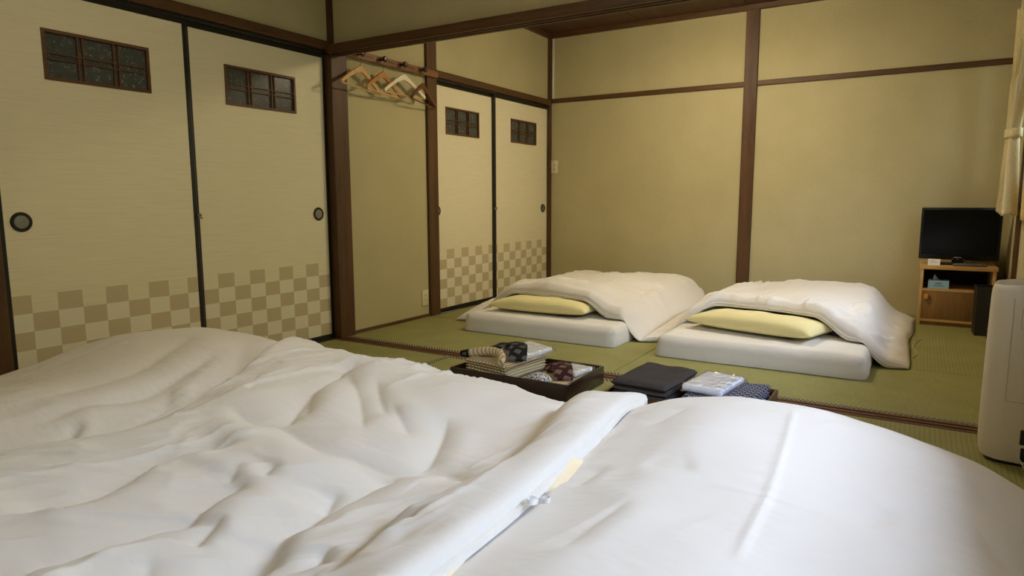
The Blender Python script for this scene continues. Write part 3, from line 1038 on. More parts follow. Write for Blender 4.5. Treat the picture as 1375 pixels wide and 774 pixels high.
def near_beds():
    X, Y = grid(0.05, 1.72, Y_NEAR, -1.50, 0.012)
    o = G().sheet(X, Y, np.maximum(height_a(X, Y), 0.004), np.zeros_like(X)).build('duvet', 'duvet', smooth=True, angle=70)
    tag(o, 'white duvet beside the chequered sliding doors, lit warm and partly under its neighbour', 'duvet', 'duvets on the near beds')
    X, Y = grid(2.36, 3.57, Y_NEAR, -1.42, 0.0062)
    o = G().sheet(X, Y, np.maximum(height_c(X, Y), 0.004), np.zeros_like(X)).build('duvet', 'duvet', smooth=True, angle=70)
    tag(o, 'smooth white duvet with a pressed centre crease near the air purifier', 'duvet', 'duvets on the near beds')
    # middle duvet, in its own (s, y) grid because both long edges wander
    ny, nx = 330, 240
    s = np.linspace(0, 1, nx)
    t = np.linspace(0, 1, ny)
    S, T = np.meshgrid(s, t)
    xm = 1.06 + S * 1.5
    yf = foot_b(xm)
    Y = Y_NEAR + T * (yf - Y_NEAR)
    xl = np.interp(Y, XL_Y, XL_X)
    xr = np.interp(Y, XR_Y, XR_X)
    kk = np.hanning(31)
    kk /= kk.sum()
    X = xl + S * (xr - xl)
    Y = Y_NEAR + T * (foot_b(X) - Y_NEAR)
    base = np.maximum(height_a(X, Y) * (X < 1.72), height_c(X, Y) * (X > 2.36))
    edge = np.minimum(np.minimum(S * (xr - xl), (1 - S) * (xr - xl)), 9)
    thick = 0.020 + 0.045 * rnd(edge / 0.10)
    top = height_b(X, Y)
    lim = sm(edge / 0.16)
    z = top * lim + (base + thick) * (1 - lim)
    z = np.maximum(z, base + 0.014)
    bot = np.where(base > 0.02, base + 0.005, 0.0)
    bot = np.minimum(bot, z - 0.006)
    o = G().sheet(X, Y, z, bot).build('duvet', 'duvet', smooth=True, angle=70)
    tag(o, 'rumpled white duvet with an open tied edge, between the two smoother duvets', 'duvet', 'duvets on the near beds')
    # its open right edge: flat hem, cream quilt showing, ribbon ties
    ys = np.linspace(-3.3, -1.83, 160)
    xe = np.interp(ys, XR_Y, XR_X)
    zz = height_c(xe, ys)
    hx = np.stack([xe - 0.022, xe - 0.008, xe + 0.006, xe + 0.007])
    lift = 0.012 + 0.004 * vnoise(ys, ys * 0, 6, 3)
    zt = np.stack([np.interp(ys, Y[:, -1], z[:, -1]) + 0.010, zz + lift + 0.010, zz + lift + 0.003, zz + lift - 0.004])
    G().sheet(hx, np.stack([ys] * 4), zt, zt - 0.003).build('hem', 'duvet', o, smooth=True)
    q0, q1 = at(798, 612, 2, 0.385)[1], at(732, 656, 2, 0.385)[1]
    ys = np.linspace(min(q0, q1), max(q0, q1), 60)
    xe = np.interp(ys, XR_Y, XR_X)
    w = 0.034 * np.sin(np.linspace(0, math.pi, 60)) ** 0.6
    rows = []
    for k in range(6):
        f = k / 5
        rows.append((xe - 0.004 + w * f * 1.1 + 0.003 * f * vnoise(ys, ys * 0, 35, 4), height_c(xe, ys) + 0.005 + 0.013 * (1 - f) ** 1.5 + 0.0006 * vnoise(ys, ys * 0 + k, 60, 9)))
    X2, Z2 = np.stack([r[0] for r in rows]), np.stack([r[1] for r in rows])
    tag(G().sheet(X2, np.stack([ys] * 6), Z2, Z2 - 0.004).build('inner_quilt', 'quilt', o, smooth=True), 'cream quilt showing in the open edge')
    q0, q1 = at(640, 748, 2, 0.385)[1], at(602, 774, 2, 0.385)[1]
    ys = np.linspace(min(q0, q1) - 0.1, max(q0, q1), 40)
    xe = np.interp(ys, XR_Y, XR_X)
    w = 0.011 * np.sin(np.linspace(0, math.pi, 40)) ** 0.6
    rows = [(xe - 0.006 + w * k / 3 * 1.5, height_c(xe, ys) + 0.004 + 0.012 * (1 - k / 3)) for k in range(4)]
    X2, Z2 = np.stack([r[0] for r in rows]), np.stack([r[1] for r in rows])
    tag(G().sheet(X2, np.stack([ys] * 4), Z2, Z2 - 0.004).build('inner_quilt', 'quilt', o, smooth=True), 'cream quilt showing in the open edge')
    # ribbon tie: two loops and two tails
    c = at(718, 678, 2, 0.39)
    cz = float(height_c(np.array([c[0]]), np.array([c[1]]))[0]) + 0.010
    for ph, R in ((0.2, 0.013), (0.95, 0.007), (3.7, 0.010), (4.35, 0.015)):
        pts, n = [], 16
        for k in range(n + 1):
            a = 2 * math.pi * k / n
            rr = R * (1 - math.cos(a)) * 0.75
            pts.append((c[0] + 0.006 + rr * math.cos(ph + 0.45 * math.sin(a)), c[1] + rr * math.sin(ph + 0.45 * math.sin(a)), cz + 0.004 + 0.009 * math.sin(a / 2)))
        g = G()
        for k in range(n):
            p, q = pts[k], pts[k + 1]
            g.add([(p[0], p[1], p[2] - 0.004), (q[0], q[1], q[2] - 0.004), (q[0], q[1] + 0.001, q[2] + 0.004), (p[0], p[1] + 0.001, p[2] + 0.004),
                   (p[0] + 0.001, p[1], p[2] - 0.004), (q[0] + 0.001, q[1], q[2] - 0.004), (q[0] + 0.001, q[1] + 0.001, q[2] + 0.004), (p[0] + 0.001, p[1] + 0.001, p[2] + 0.004)],
                  [(0, 1, 2, 3), (7, 6, 5, 4), (3, 2, 6, 7), (0, 4, 5, 1)])
        g.build('ribbon_tie', 'ribbon', o, smooth=True)


near_beds()


# ------------------------------------------------------------------ far beds
def slab(name, mat, w, d, h, r, parent=None, seed=0, loc=None, rot=None, bulge=0.0, ruffle=0.0, n=44):
    """soft rounded slab centred on x,y with its base at z = 0"""
    us = np.linspace(-1, 1, n)
    f = lambda a: np.sign(a) * np.abs(a) ** 0.72        # denser towards the rim
    U, V = np.meshgrid(f(us), f(us))
    ex = lambda q, L: (1 - np.abs(q)) * L / 2
    # distance to rim with rounded plan corners
    dx, dy = ex(U, w), ex(V, d)
    e = np.minimum(dx, dy)
    top = h - r + r * rnd(e / r)
    X, Y = U * w / 2, V * d / 2
    # rounded corners in plan
    cr = min(r * 1.6, 0.06)
    px_, py_ = np.abs(X) - (w / 2 - cr), np.abs(Y) - (d / 2 - cr)
    q = np.hypot(np.maximum(px_, 0), np.maximum(py_, 0))
    k = np.where((px_ > 0) & (py_ > 0) & (q > cr), cr / np.maximum(q, 1e-6), 1.0)
    m = (px_ > 0) & (py_ > 0)
    X = np.where(m, np.sign(X) * ((w / 2 - cr) + np.maximum(px_, 0) * k), X)
    Y = np.where(m, np.sign(Y) * ((d / 2 - cr) + np.maximum(py_, 0) * k), Y)
    Z = top + bulge * (1 - U ** 2) * (1 - V ** 2) + 0.10 * r * vnoise(X, Y, 7, seed) * sm(e / r)
    Zb = 0.30 * r * (1 - rnd(e / (r * 0.6)))
    g = G()
    g.sheet(X, Y, Z, np.minimum(Zb, Z - 0.002))
    if ruffle:
        # wavering sheet hem along the foot of the sides
        per = []
        for i in range(n):
            per.append((X[0, i], Y[0, i]))
        for j in range(1, n):
            per.append((X[j, -1], Y[j, -1]))
        for i in range(n - 2, -1, -1):
            per.append((X[-1, i], Y[-1, i]))
        for j in range(n - 2, 0, -1):
            per.append((X[j, 0], Y[j, 0]))
        # resample evenly
        P = np.array(per + per[:1])
        L = np.r_[0, np.cumsum(np.hypot(*np.diff(P, axis=0).T))]
        m_ = 320
        tt = np.linspace(0, L[-1], m_ + 1)[:-1]
        qx, qy = np.interp(tt, L, P[:, 0]), np.interp(tt, L, P[:, 1])
        nrm = np.stack([qx / (w / 2), qy / (d / 2)])
        ox = np.where(np.abs(qx) > w / 2 - 0.03, np.sign(qx), 0.0)
        oy = np.where(np.abs(qy) > d / 2 - 0.03, np.sign(qy), 0.0)
        wob = vnoise(tt, tt * 0, 9, seed + 4) * 0.6 + vnoise(tt, tt * 0, 23, seed + 5) * 0.4
        rings = []
        for zf, off in ((0.72, 0.001), (0.45, 0.004), (0.18, 0.006), (0.0, 0.003)):
            o_ = off + ruffle * (1 - zf) * (0.5 + 0.5 * wob)
            rings.append(np.stack([qx + ox * o_, qy + oy * o_, np.full(m_, 0.002 + zf * h * 0.8)], -1))
        vs = np.concatenate(rings).tolist()
        fs = [(a * m_ + k2, a * m_ + (k2 + 1) % m_, (a + 1) * m_ + (k2 + 1) % m_, (a + 1) * m_ + k2) for a in range(3) for k2 in range(m_)]
        g.add(vs, fs)
    return g.build(name, mat, parent, loc, rot, smooth=True, angle=75)


def cushion(name, mat, w, d, h, loc, rz=0.0, seed=0, tilt=(0, 0), n=40):
    """pillow: two bulging faces meeting in a seam with pinched corners"""
    us = np.linspace(-1, 1, n)
    U, V = np.meshgrid(us, us)
    b = (1 - np.abs(U) ** 3.2) * (1 - np.abs(V) ** 3.2)
    b = np.maximum(b, 0) ** 0.42
    pin = 1 - 0.05 * (1 - V ** 2) * np.abs(U) ** 4
    piv = 1 - 0.07 * (1 - U ** 2) * np.abs(V) ** 4
    X, Y = U * w / 2 * pin, V * d / 2 * piv
    wr = 0.004 * vnoise(X, Y, 9, seed) + 0.003 * vnoise(X, Y, 22, seed + 1)
    Z = h * 0.62 * b + wr * b
    Zb = -h * 0.38 * b
    g = G().sheet(X, Y, Z + 0.0015, Zb - 0.0015)
    # piped seam
    o = g.build(name, mat, None, loc, (tilt[0], tilt[1], rz), smooth=True, angle=80)
    return o


def mattress(cx, y0, y1, w, label, seed):
    d = y1 - y0
    o = slab('mattress', 'sheet', w, d, 0.118, 0.045, seed=seed, loc=(cx, (y0 + y1) / 2, 0.0), ruffle=0.012, n=64)
    return tag(o, label, 'futon mattress', 'futon mattresses in the far room')


def far_duvet(cx, hw, y_front, y_back, pil, label, seed, folds, xlo, xhi, tips):
    """pil: pillow (cx, cy, w, d, top z). front edge follows y_front(x)"""
    ny, nx = 170, 160
    S, T = np.meshgrid(np.linspace(-1, 1, nx), np.linspace(0, 1, ny))
    x0 = cx + S * hw
    yf = tab(x0, *y_front)
    yb = y_back + 0.02 * np.cos(S * 2.2)
    Y = yf + T * (yb - yf)
    X = x0 + 0.012 * vnoise(Y, S * 0, 3, seed) * np.abs(S) ** 3
    # what lies below: mattress, pillow, floor
    side = np.minimum(X - xlo, xhi - X)
    basem = 0.118 * sm((side + 0.055) / 0.17 + 0.25)
    bk = sm((y_back - Y) / 0.16)
    pcx, pcy, pw, pd, pz = pil
    px_ = np.clip((pw / 2 + 0.13 - np.abs(X - pcx)) / 0.22, 0, 1)
    py_ = np.clip((pd / 2 + 0.30 - (Y - pcy)) / 0.34, 0, 1)
    bump = (pz - 0.118) * sm(px_) * sm(py_)
    base = (basem + bump) * (0.15 + 0.85 * bk)
    # loft
    ea = np.minimum((1 - np.abs(S)) * hw, 9)
    ef = T * (yb - yf)
    eb = (1 - T) * (yb - yf)
    loft = 0.145 * rnd(ea / 0.34) * rnd((ef + 0.012) / 0.56) * rnd(eb / 0.35)
    loft = 0.010 + loft * (0.90 + 0.16 * vnoise(X, Y, 2.2, seed + 3))
    # rolled front lip
    lip = 0.016 * np.exp(-((ef - 0.035) / 0.035) ** 2) * sm(ea / 0.2)
    wr = 0.016 * vnoise(X, Y * 0.8, 4.5, seed + 5) + 0.007 * vnoise(X * 1.3, Y, 10, seed + 6) + 0.002 * vnoise(X, Y, 24, seed + 7)
    wr = wr + fine_wrinkles(X, Y, 70, seed + 40, 0.018, 2.2, 9.0) + fine_wrinkles(X, Y, 20, seed + 60, 0.015, 2.2, 9.0)
    z = base + loft + lip + wr * rnd(ea / 0.12) * rnd((ef + 0.01) / 0.10)
    for pts, zz, dp, wl, wr_, rg in folds:
        z = z + fold(X, Y, pts, zz, dp, wl, wr_, rg, 0.2) * rnd(ea / 0.1)
    sup = 0.122 * rnd((side + 0.012) / 0.05) * (side > -0.012) * rnd((Y - (y_back - 0.03)) / -0.04 + 1.0)
    z = np.maximum(z, sup + 0.016)
    bot = np.minimum(np.maximum(base, sup) + 0.006, z - 0.006)
    bot = np.maximum(bot, 0.001)
    z = np.maximum(z, bot + 0.006)
    o = G().sheet(X, Y, z, bot).build('duvet', 'duvet_far', smooth=True, angle=70)
    tag(o, label, 'duvet', 'duvets on the far beds')
    # piping along the front hem
    pts = [(X[0, i], Y[0, i] - 0.003, (z[0, i] + bot[0, i]) / 2) for i in range(0, nx, 2)]
    G().tube(pts, 0.0045, 6).build('hem_piping', 'duvet_far', o, smooth=True)
    return o


def far_beds():
    mattress(1.096, 0.150, 2.10, 1.10, 'white sheeted futon mattress nearest the far sliding doors', 3)
    mattress(2.450, 0.095, 2.08, 1.065, 'white sheeted futon mattress between its neighbour and the television cabinet', 9)
    p = cushion('pillow', 'pillow', 0.72, 0.36, 0.096, (1.02, 0.47, 0.161), math.radians(2), 4, (math.radians(-2), 0))
    tag(p, 'pale yellow pillow under the duvet next to the sliding doors', 'pillow', 'pillows on the far beds')
    p = cushion('pillow', 'pillow', 0.74, 0.37, 0.100, (2.40, 0.49, 0.163), math.radians(-14), 8, (math.radians(-2), 0))
    tag(p, 'pale yellow pillow under the duvet next to the television cabinet', 'pillow', 'pillows on the far beds')
    far_duvet(1.005, 0.715, ([0.25, 0.34, 0.6, 0.8, 1.2, 1.4, 1.6, 1.75], [0.42, 0.42, 0.50, 0.52, 0.47, 0.43, 0.39, 0.37]), 2.14,
              (1.02, 0.47, 0.72, 0.36, 0.216), 'puffy white duvet over the mattress by the far sliding doors', 21,
              [([(757, 378), (720, 388), (690, 390)], 0.24, 0.020, 0.07, 0.05, 0.010),
               ([(880, 385), (850, 405), (830, 425)], 0.22, 0.015, 0.05, 0.04, 0.006),
               ([(800, 378), (850, 388), (910, 392)], 0.25, 0.010, 0.04, 0.03, 0.004)], 0.55, 1.64, None)
    far_duvet(2.442, 0.718, ([1.70, 1.80, 2.0, 2.15, 2.5, 2.72, 2.85, 3.0, 3.17], [0.37, 0.42, 0.55, 0.66, 0.60, 0.50, 0.43, 0.40, 0.45]), 2.12,
              (2.40, 0.49, 0.74, 0.37, 0.220), 'puffy white duvet over the mattress by the television cabinet', 33,
              [([(1140, 405), (1150, 425), (1165, 445)], 0.22, 0.014, 0.05, 0.04, 0.006),
               ([(1060, 395), (1090, 408), (1130, 412)], 0.26, 0.010, 0.04, 0.03, 0.004),
               ([(960, 405), (940, 425), (915, 440)], 0.18, 0.010, 0.04, 0.03, 0.004)], 1.925, 2.975, None)


far_beds()


# ------------------------------------------------------------------ coat pegs and hangers
def pegs_and_hangers():
    r = root('peg_rail', (0.0, 0.0, 1.775), 0, 'brown wooden peg rail with four turned pegs on the plaster bay', 'peg rail')
    B('board', 'peg_board', (0.024, 0.042, -0.35, 0.575, 0.0, 0.048), r, r=0.003)
    ys = [-0.256, -0.047, 0.157, 0.373]
    for y in ys:
        G().lathe([(0.010, 0.0), (0.009, 0.020), (0.012, 0.030), (0.0195, 0.038), (0.0200, 0.046), (0.014, 0.054), (0.0, 0.056)], 'x', 20, (0.040, y, 0.026)).build('peg', 'peg', r, smooth=True)
    for y in ys[:3]:
        B('slot', 'groove', (0.0415, 0.0428, y + 0.045, y + 0.145, 0.022, 0.027), r)

    def hanger(py, ang, hw, mat, bar_mat, label, tilt=0.0, px_=0.070, drop=0.028):
        h = root('coat_hanger', (px_, py, 1.801), math.radians(ang), label, 'coat hanger', 'coat hangers on the peg rail')
        h.rotation_euler = (0, math.radians(tilt), math.radians(ang))
        # local x runs along the hanger, z down from the hook
        hook = [(0.018 * math.cos(math.radians(t)), 0, 0.0 + 0.018 * math.sin(math.radians(t))) for t in range(-30, 200, 20)]
        hook = [(-p[0], p[1], p[2]) for p in hook]          # opens on one side
        tail = [hook[-1], (0.016, 0, -0.014), (0.005, 0, -0.026), (0.0, 0, -0.038), (0.0, 0, -0.090)]
        G().tube(hook[:-1] + tail, 0.0020, 8).build('hook', 'steel', h, smooth=True)
        # arms: a plank cut to a shoulder curve
        n = 17
        vs, fs = [], []
        for i in range(n):
            t = -1 + 2 * i / (n - 1)
            a = abs(t)
            zc = -0.062 - drop - 0.118 * a ** 1.15
            up = 0.011 + 0.006 * (1 - a) ** 2
            dn = 0.013 + 0.010 * (1 - a) ** 4
            if a > 0.9:
                up = dn = 0.010
            th = 0.0065
            bow = -0.010 * a * a
            for yy in (-th, th):
                vs.append((t * hw, yy + bow, zc + up))
                vs.append((t * hw, yy + bow, zc - dn))
        for i in range(n - 1):
            o = 4 * i
            q = 4 * (i + 1)
            fs += [(o, o + 1, q + 1, q), (o + 2, q + 2, q + 3, o + 3), (o, q, q + 2, o + 2), (o + 1, o + 3, q + 3, q + 1)]
        fs += [(0, 2, 3, 1), (4 * n - 4, 4 * n - 3, 4 * n - 1, 4 * n - 2)]
        G().add(vs, fs).build('shoulder_arm', mat, h, smooth=True, angle=50)
        G().tube([(-hw * 0.96, -0.010, -0.082 - drop - 0.108), (hw * 0.96, -0.010, -0.082 - drop - 0.108)], 0.0048, 8).build('trouser_bar', bar_mat, h, smooth=True)

    hanger(ys[0], 98, 0.205, 'pale_wood', 'pale_wood', 'pale wooden coat hanger on the peg next to the corner post', 3, 0.064)
    hanger(ys[1], 99, 0.205, 'tan_wood', 'pale_wood', 'tan wooden coat hanger between the pale hanger and the white hanger', 2, 0.064, 0.032)
    hanger(ys[2], 90, 0.213, 'white_wood', 'pale_wood', 'whitewashed wooden coat hanger with a pale bar', 0, 0.066, 0.016)
    hanger(ys[3], 101.5, 0.190, 'brown_wood', 'brown_wood', 'dark brown wooden coat hanger overlapping the post', 4, 0.064, 0.048)


pegs_and_hangers()


# ------------------------------------------------------------------ wall fittings
def fittings():
    o = root('wall_socket', (0.0, 0.419, 0.148), 0, 'ivory wall socket low on the plaster bay', 'socket')
    B('plate', 'plate', (0.0, 0.007, -0.036, 0.036, -0.060, 0.060), o, r=0.002)
    m = B('outlet', 'plate', (0.006, 0.010, -0.018, 0.018, -0.036, 0.036), o, r=0.001)
    for z in (-0.018, 0.018):
        for y in (-0.006, 0.006):
            B('slot', 'plate_hole', (0.0095, 0.0105, y - 0.0012, y + 0.0012, z - 0.005, z + 0.005), m)
    o = root('light_switch', (0.062, YB, 1.198), 0, 'ivory light switch on the back wall beside the corner post', 'switch')
    B('plate', 'plate', (-0.035, 0.035, -0.008, 0.0, -0.060, 0.060), o, r=0.002)
    for z in (0.018, -0.022):
        B('rocker', 'plate', (-0.014, 0.014, -0.013, -0.007, z - 0.014, z + 0.014), o, r=0.002)
        B('pilot_mark', 'plate_hole', (-0.006, 0.006, -0.0136, -0.0128, z - 0.004, z + 0.004), o)
    o = B('cable_duct', 'duct', (0.034, 0.054, YB - 0.014, YB, 1.848, 2.408), r=0.003)
    tag(o, 'white cable duct running up the back wall corner', 'cable duct')
    # round ceiling lamps of the two rooms
    for lx, ly, glo, lab in ((1.86, 0.98, 'lamp_glow', 'brightly lit round ceiling lamp of the far room'),
                             (1.70, -2.20, 'lamp_glow_near', 'dimmed round ceiling lamp over the near beds')):
        o = root('ceiling_lamp', (lx, ly, ZC - 0.005), 0, lab, 'ceiling lamp')
        G().lathe([(0.0, -0.002), (0.09, -0.002), (0.09, -0.05), (0.245, -0.080), (0.252, -0.096), (0.240, -0.098), (0.225, -0.090), (0.05, -0.065), (0.0, -0.065)], 'z', 40).build('housing', 'lamp_body', o, smooth=True)
        G().lathe([(0.0, -0.094), (0.238, -0.094), (0.245, -0.105), (0.245, -0.180), (0.232, -0.198), (0.14, -0.206), (0.0, -0.208)], 'z', 40).build('diffuser', glo, o, smooth=True)


fittings()


# ------------------------------------------------------------------ television corner
def tv_corner():
    x0, x1, y0, y1, h = 3.188, 3.620, 1.955, 2.365, 0.420
    c = root('television_cabinet', (x0, y0, 0.0), 0, 'oak television cabinet with an open shelf and a square-knobbed door', 'cabinet')
    W, D = x1 - x0, y1 - y0
    t = 0.018
    B('top_board', 'oak', (-0.008, W + 0.008, -0.010, D, h - 0.026, h), c, r=0.002)
    for a in (0.0, W - t):
        B('side_panel', 'oak_z', (a, a + t, 0.0, D, 0.0, h - 0.026), c, r=0.0015)
    B('shelf', 'oak', (t, W - t, 0.0, D - 0.01, 0.243, 0.258), c)
    B('bottom_board', 'oak', (t, W - t, 0.0, D - 0.01, 0.028, 0.044), c)
    B('plinth', 'walnut', (t, W - t, 0.012, 0.030, 0.0, 0.028), c)
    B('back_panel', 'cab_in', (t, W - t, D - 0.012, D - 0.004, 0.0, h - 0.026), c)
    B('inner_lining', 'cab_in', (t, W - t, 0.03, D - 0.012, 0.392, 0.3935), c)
    d = B('door', 'walnut', (t + 0.002, W - t - 0.002, 0.002, 0.016, 0.046, 0.241), c, r=0.001)
    k = G().box(0.030, 0.056, -0.017, 0.002, 0.185, 0.221, 0.004, 2)
    k.build('knob', 'knob', d, smooth=True)
    # television
    tv = root('television', (3.402, 2.11, h), math.radians(-3), 'black flat television on the oak cabinet', 'television')
    w2, zb, zt = 0.236, 0.034, 0.398
    B('casing', 'tv', (-w2, w2, -0.014, 0.045, zb, zt), tv, r=0.006)
    s = B('screen', 'screen', (-w2 + 0.016, w2 - 0.016, -0.0158, -0.013, zb + 0.034, zt - 0.016), tv)
    B('logo', 'grey_print', (-0.022, 0.022, -0.0158, -0.0138, zb + 0.014, zb + 0.020), tv)
    for q in (-0.03, 0.0, 0.035):
        B('indicator', 'grey_print', (q - 0.004, q + 0.004, -0.0152, -0.0138, zb + 0.004, zb + 0.007), tv)
    G().box(-0.035, 0.035, 0.005, 0.035, 0.008, zb + 0.03, 0.004, 1).build('neck', 'tv', tv, smooth=True)
    G().box(-0.13, 0.13, -0.075, 0.085, 0.0, 0.012, 0.005, 2).build('foot', 'tv', tv, smooth=True)
    # remote control
    r = root('remote_control', (3.470, 1.992, h), math.radians(1.5), 'grey remote control lying in front of the television', 'remote control')
    B('body', 'remote', (-0.098, 0.098, -0.020, 0.020, 0.0, 0.018), r, r=0.005)
    for i in range(7):
        for j in (-1, 0, 1):
            B('button', 'remote_key', (-0.082 + i * 0.022, -0.068 + i * 0.022, j * 0.011 - 0.0035, j * 0.011 + 0.0035, 0.017, 0.0195), r)
    # standing card
    k = root('standing_card', (3.262, 1.985, h), 0, 'small white folded card standing on the cabinet left of the remote', 'card')
    G().add([(-0.036, -0.014, 0), (0.036, -0.014, 0), (0.036, 0, 0.044), (-0.036, 0, 0.044), (-0.036, 0.014, 0), (0.036, 0.014, 0),
             (-0.036, -0.012, 0), (0.036, -0.012, 0), (0.036, 0, 0.0415), (-0.036, 0, 0.0415), (-0.036, 0.012, 0), (0.036, 0.012, 0)],
            [(0, 1, 2, 3), (3, 2, 5, 4), (7, 6, 9, 8), (8, 9, 10, 11), (0, 6, 7, 1), (4, 5, 11, 10), (0, 3, 9, 6), (3, 4, 10, 9), (1, 7, 8, 2), (2, 8, 11, 5)]).build('leaf', 'card', k)
    for i, (a, b) in enumerate(((-0.022, 0.004), (-0.022, 0.018))):
        z = 0.030 - i * 0.009
        yy = -0.014 + 0.014 * z / 0.044 - 0.0006
        G().add([(a, yy, z), (b, yy, z), (b, yy + 0.0008, z + 0.0025), (a, yy + 0.0008, z + 0.0025)], [(0, 1, 2, 3)]).build('print', 'grey_print', k)
    # tissue box
    b = root('tissue_box', (3.300, 2.035, 0.258), math.radians(-2), 'blue tissue box with a tissue pulled up on the cabinet shelf', 'tissue box')
    B('box', 'blue_box', (-0.062, 0.062, -0.055, 0.055, 0.0, 0.056), b, r=0.0015, seg=1)
    for a, c2, z, hh in ((-0.020, 0.020, 0.034, 0.006), (-0.034, 0.034, 0.022, 0.0022), (-0.028, 0.028, 0.016, 0.0022)):
        B('print', 'dark_print', (a, c2, -0.0556, -0.0548, z, z + hh), b)
    B('oval_opening', 'cab_in', (-0.035, 0.035, -0.014, 0.014, 0.0555, 0.0568), b)
    U, V = np.meshgrid(np.linspace(-1, 1, 14), np.linspace(0, 1, 12))
    X = -0.012 + U * 0.022 * (1 - 0.55 * V) - 0.014 * V
    Y = 0.006 * np.sin(U * 5) + 0.010 * V * U
    Z = 0.054 + V * 0.040 * (0.7 + 0.3 * np.cos(U * 2.5))
    g = G().sheet(X, Y, Z)
    tis = g.build('tissue', 'tissue', b, smooth=True)
    sol = tis.modifiers.new('thickness', 'SOLIDIFY')
    sol.thickness = 0.001
    # waste bin
    w = root('waste_bin', (3.567, 1.765, 0.0), math.radians(2), 'slim black bin standing in front of the cabinet', 'bin')
    g = G()
    a, bq, hh, tk = 0.066, 0.085, 0.315, 0.004
    ring = lambda sx, sy, z: [(-sx, -sy, z), (sx, -sy, z), (sx, sy, z), (-sx, sy, z)]
    vs = ring(a * 0.96, bq * 0.96, 0.0) + ring(a, bq, hh) + ring(a - tk, bq - tk, hh) + ring(a * 0.96 - tk, bq * 0.96 - tk, tk)
    fs = [(3, 2, 1, 0)]
    for k2 in range(3):
        for i in range(4):
            fs.append((k2 * 4 + i, k2 * 4 + (i + 1) % 4, k2 * 4 + 4 + (i + 1) % 4, k2 * 4 + 4 + i))
    fs.append((12, 13, 14, 15))
    g.add(vs, fs).build('bucket', 'bin', w)
    g = G()
    g.box(-a - 0.003, a + 0.003, -bq - 0.003, -bq + 0.001, hh - 0.022, hh + 0.001).box(-a - 0.003, a + 0.003, bq - 0.001, bq + 0.003, hh - 0.022, hh + 0.001)
    g.box(-a - 0.003, -a + 0.001, -bq, bq, hh - 0.022, hh + 0.001).box(a - 0.001, a + 0.003, -bq, bq, hh - 0.022, hh + 0.001)
    g.build('rim', 'bin', w)
    # loose charging cable beside the bed
    p = [at(u, v, 2, 0.004) for u, v in ((1229, 447), (1226, 452), (1230, 456), (1238, 455), (1230, 460), (1226, 466), (1231, 474), (1226, 480))]
    tag(G().tube([tuple(q) for q in smooth_line(np.array(p), 5)], 0.0022, 6).build('charging_cable', 'cable', smooth=True), 'thin pale cable on the mat beside the far duvet', 'cable')


tv_corner()


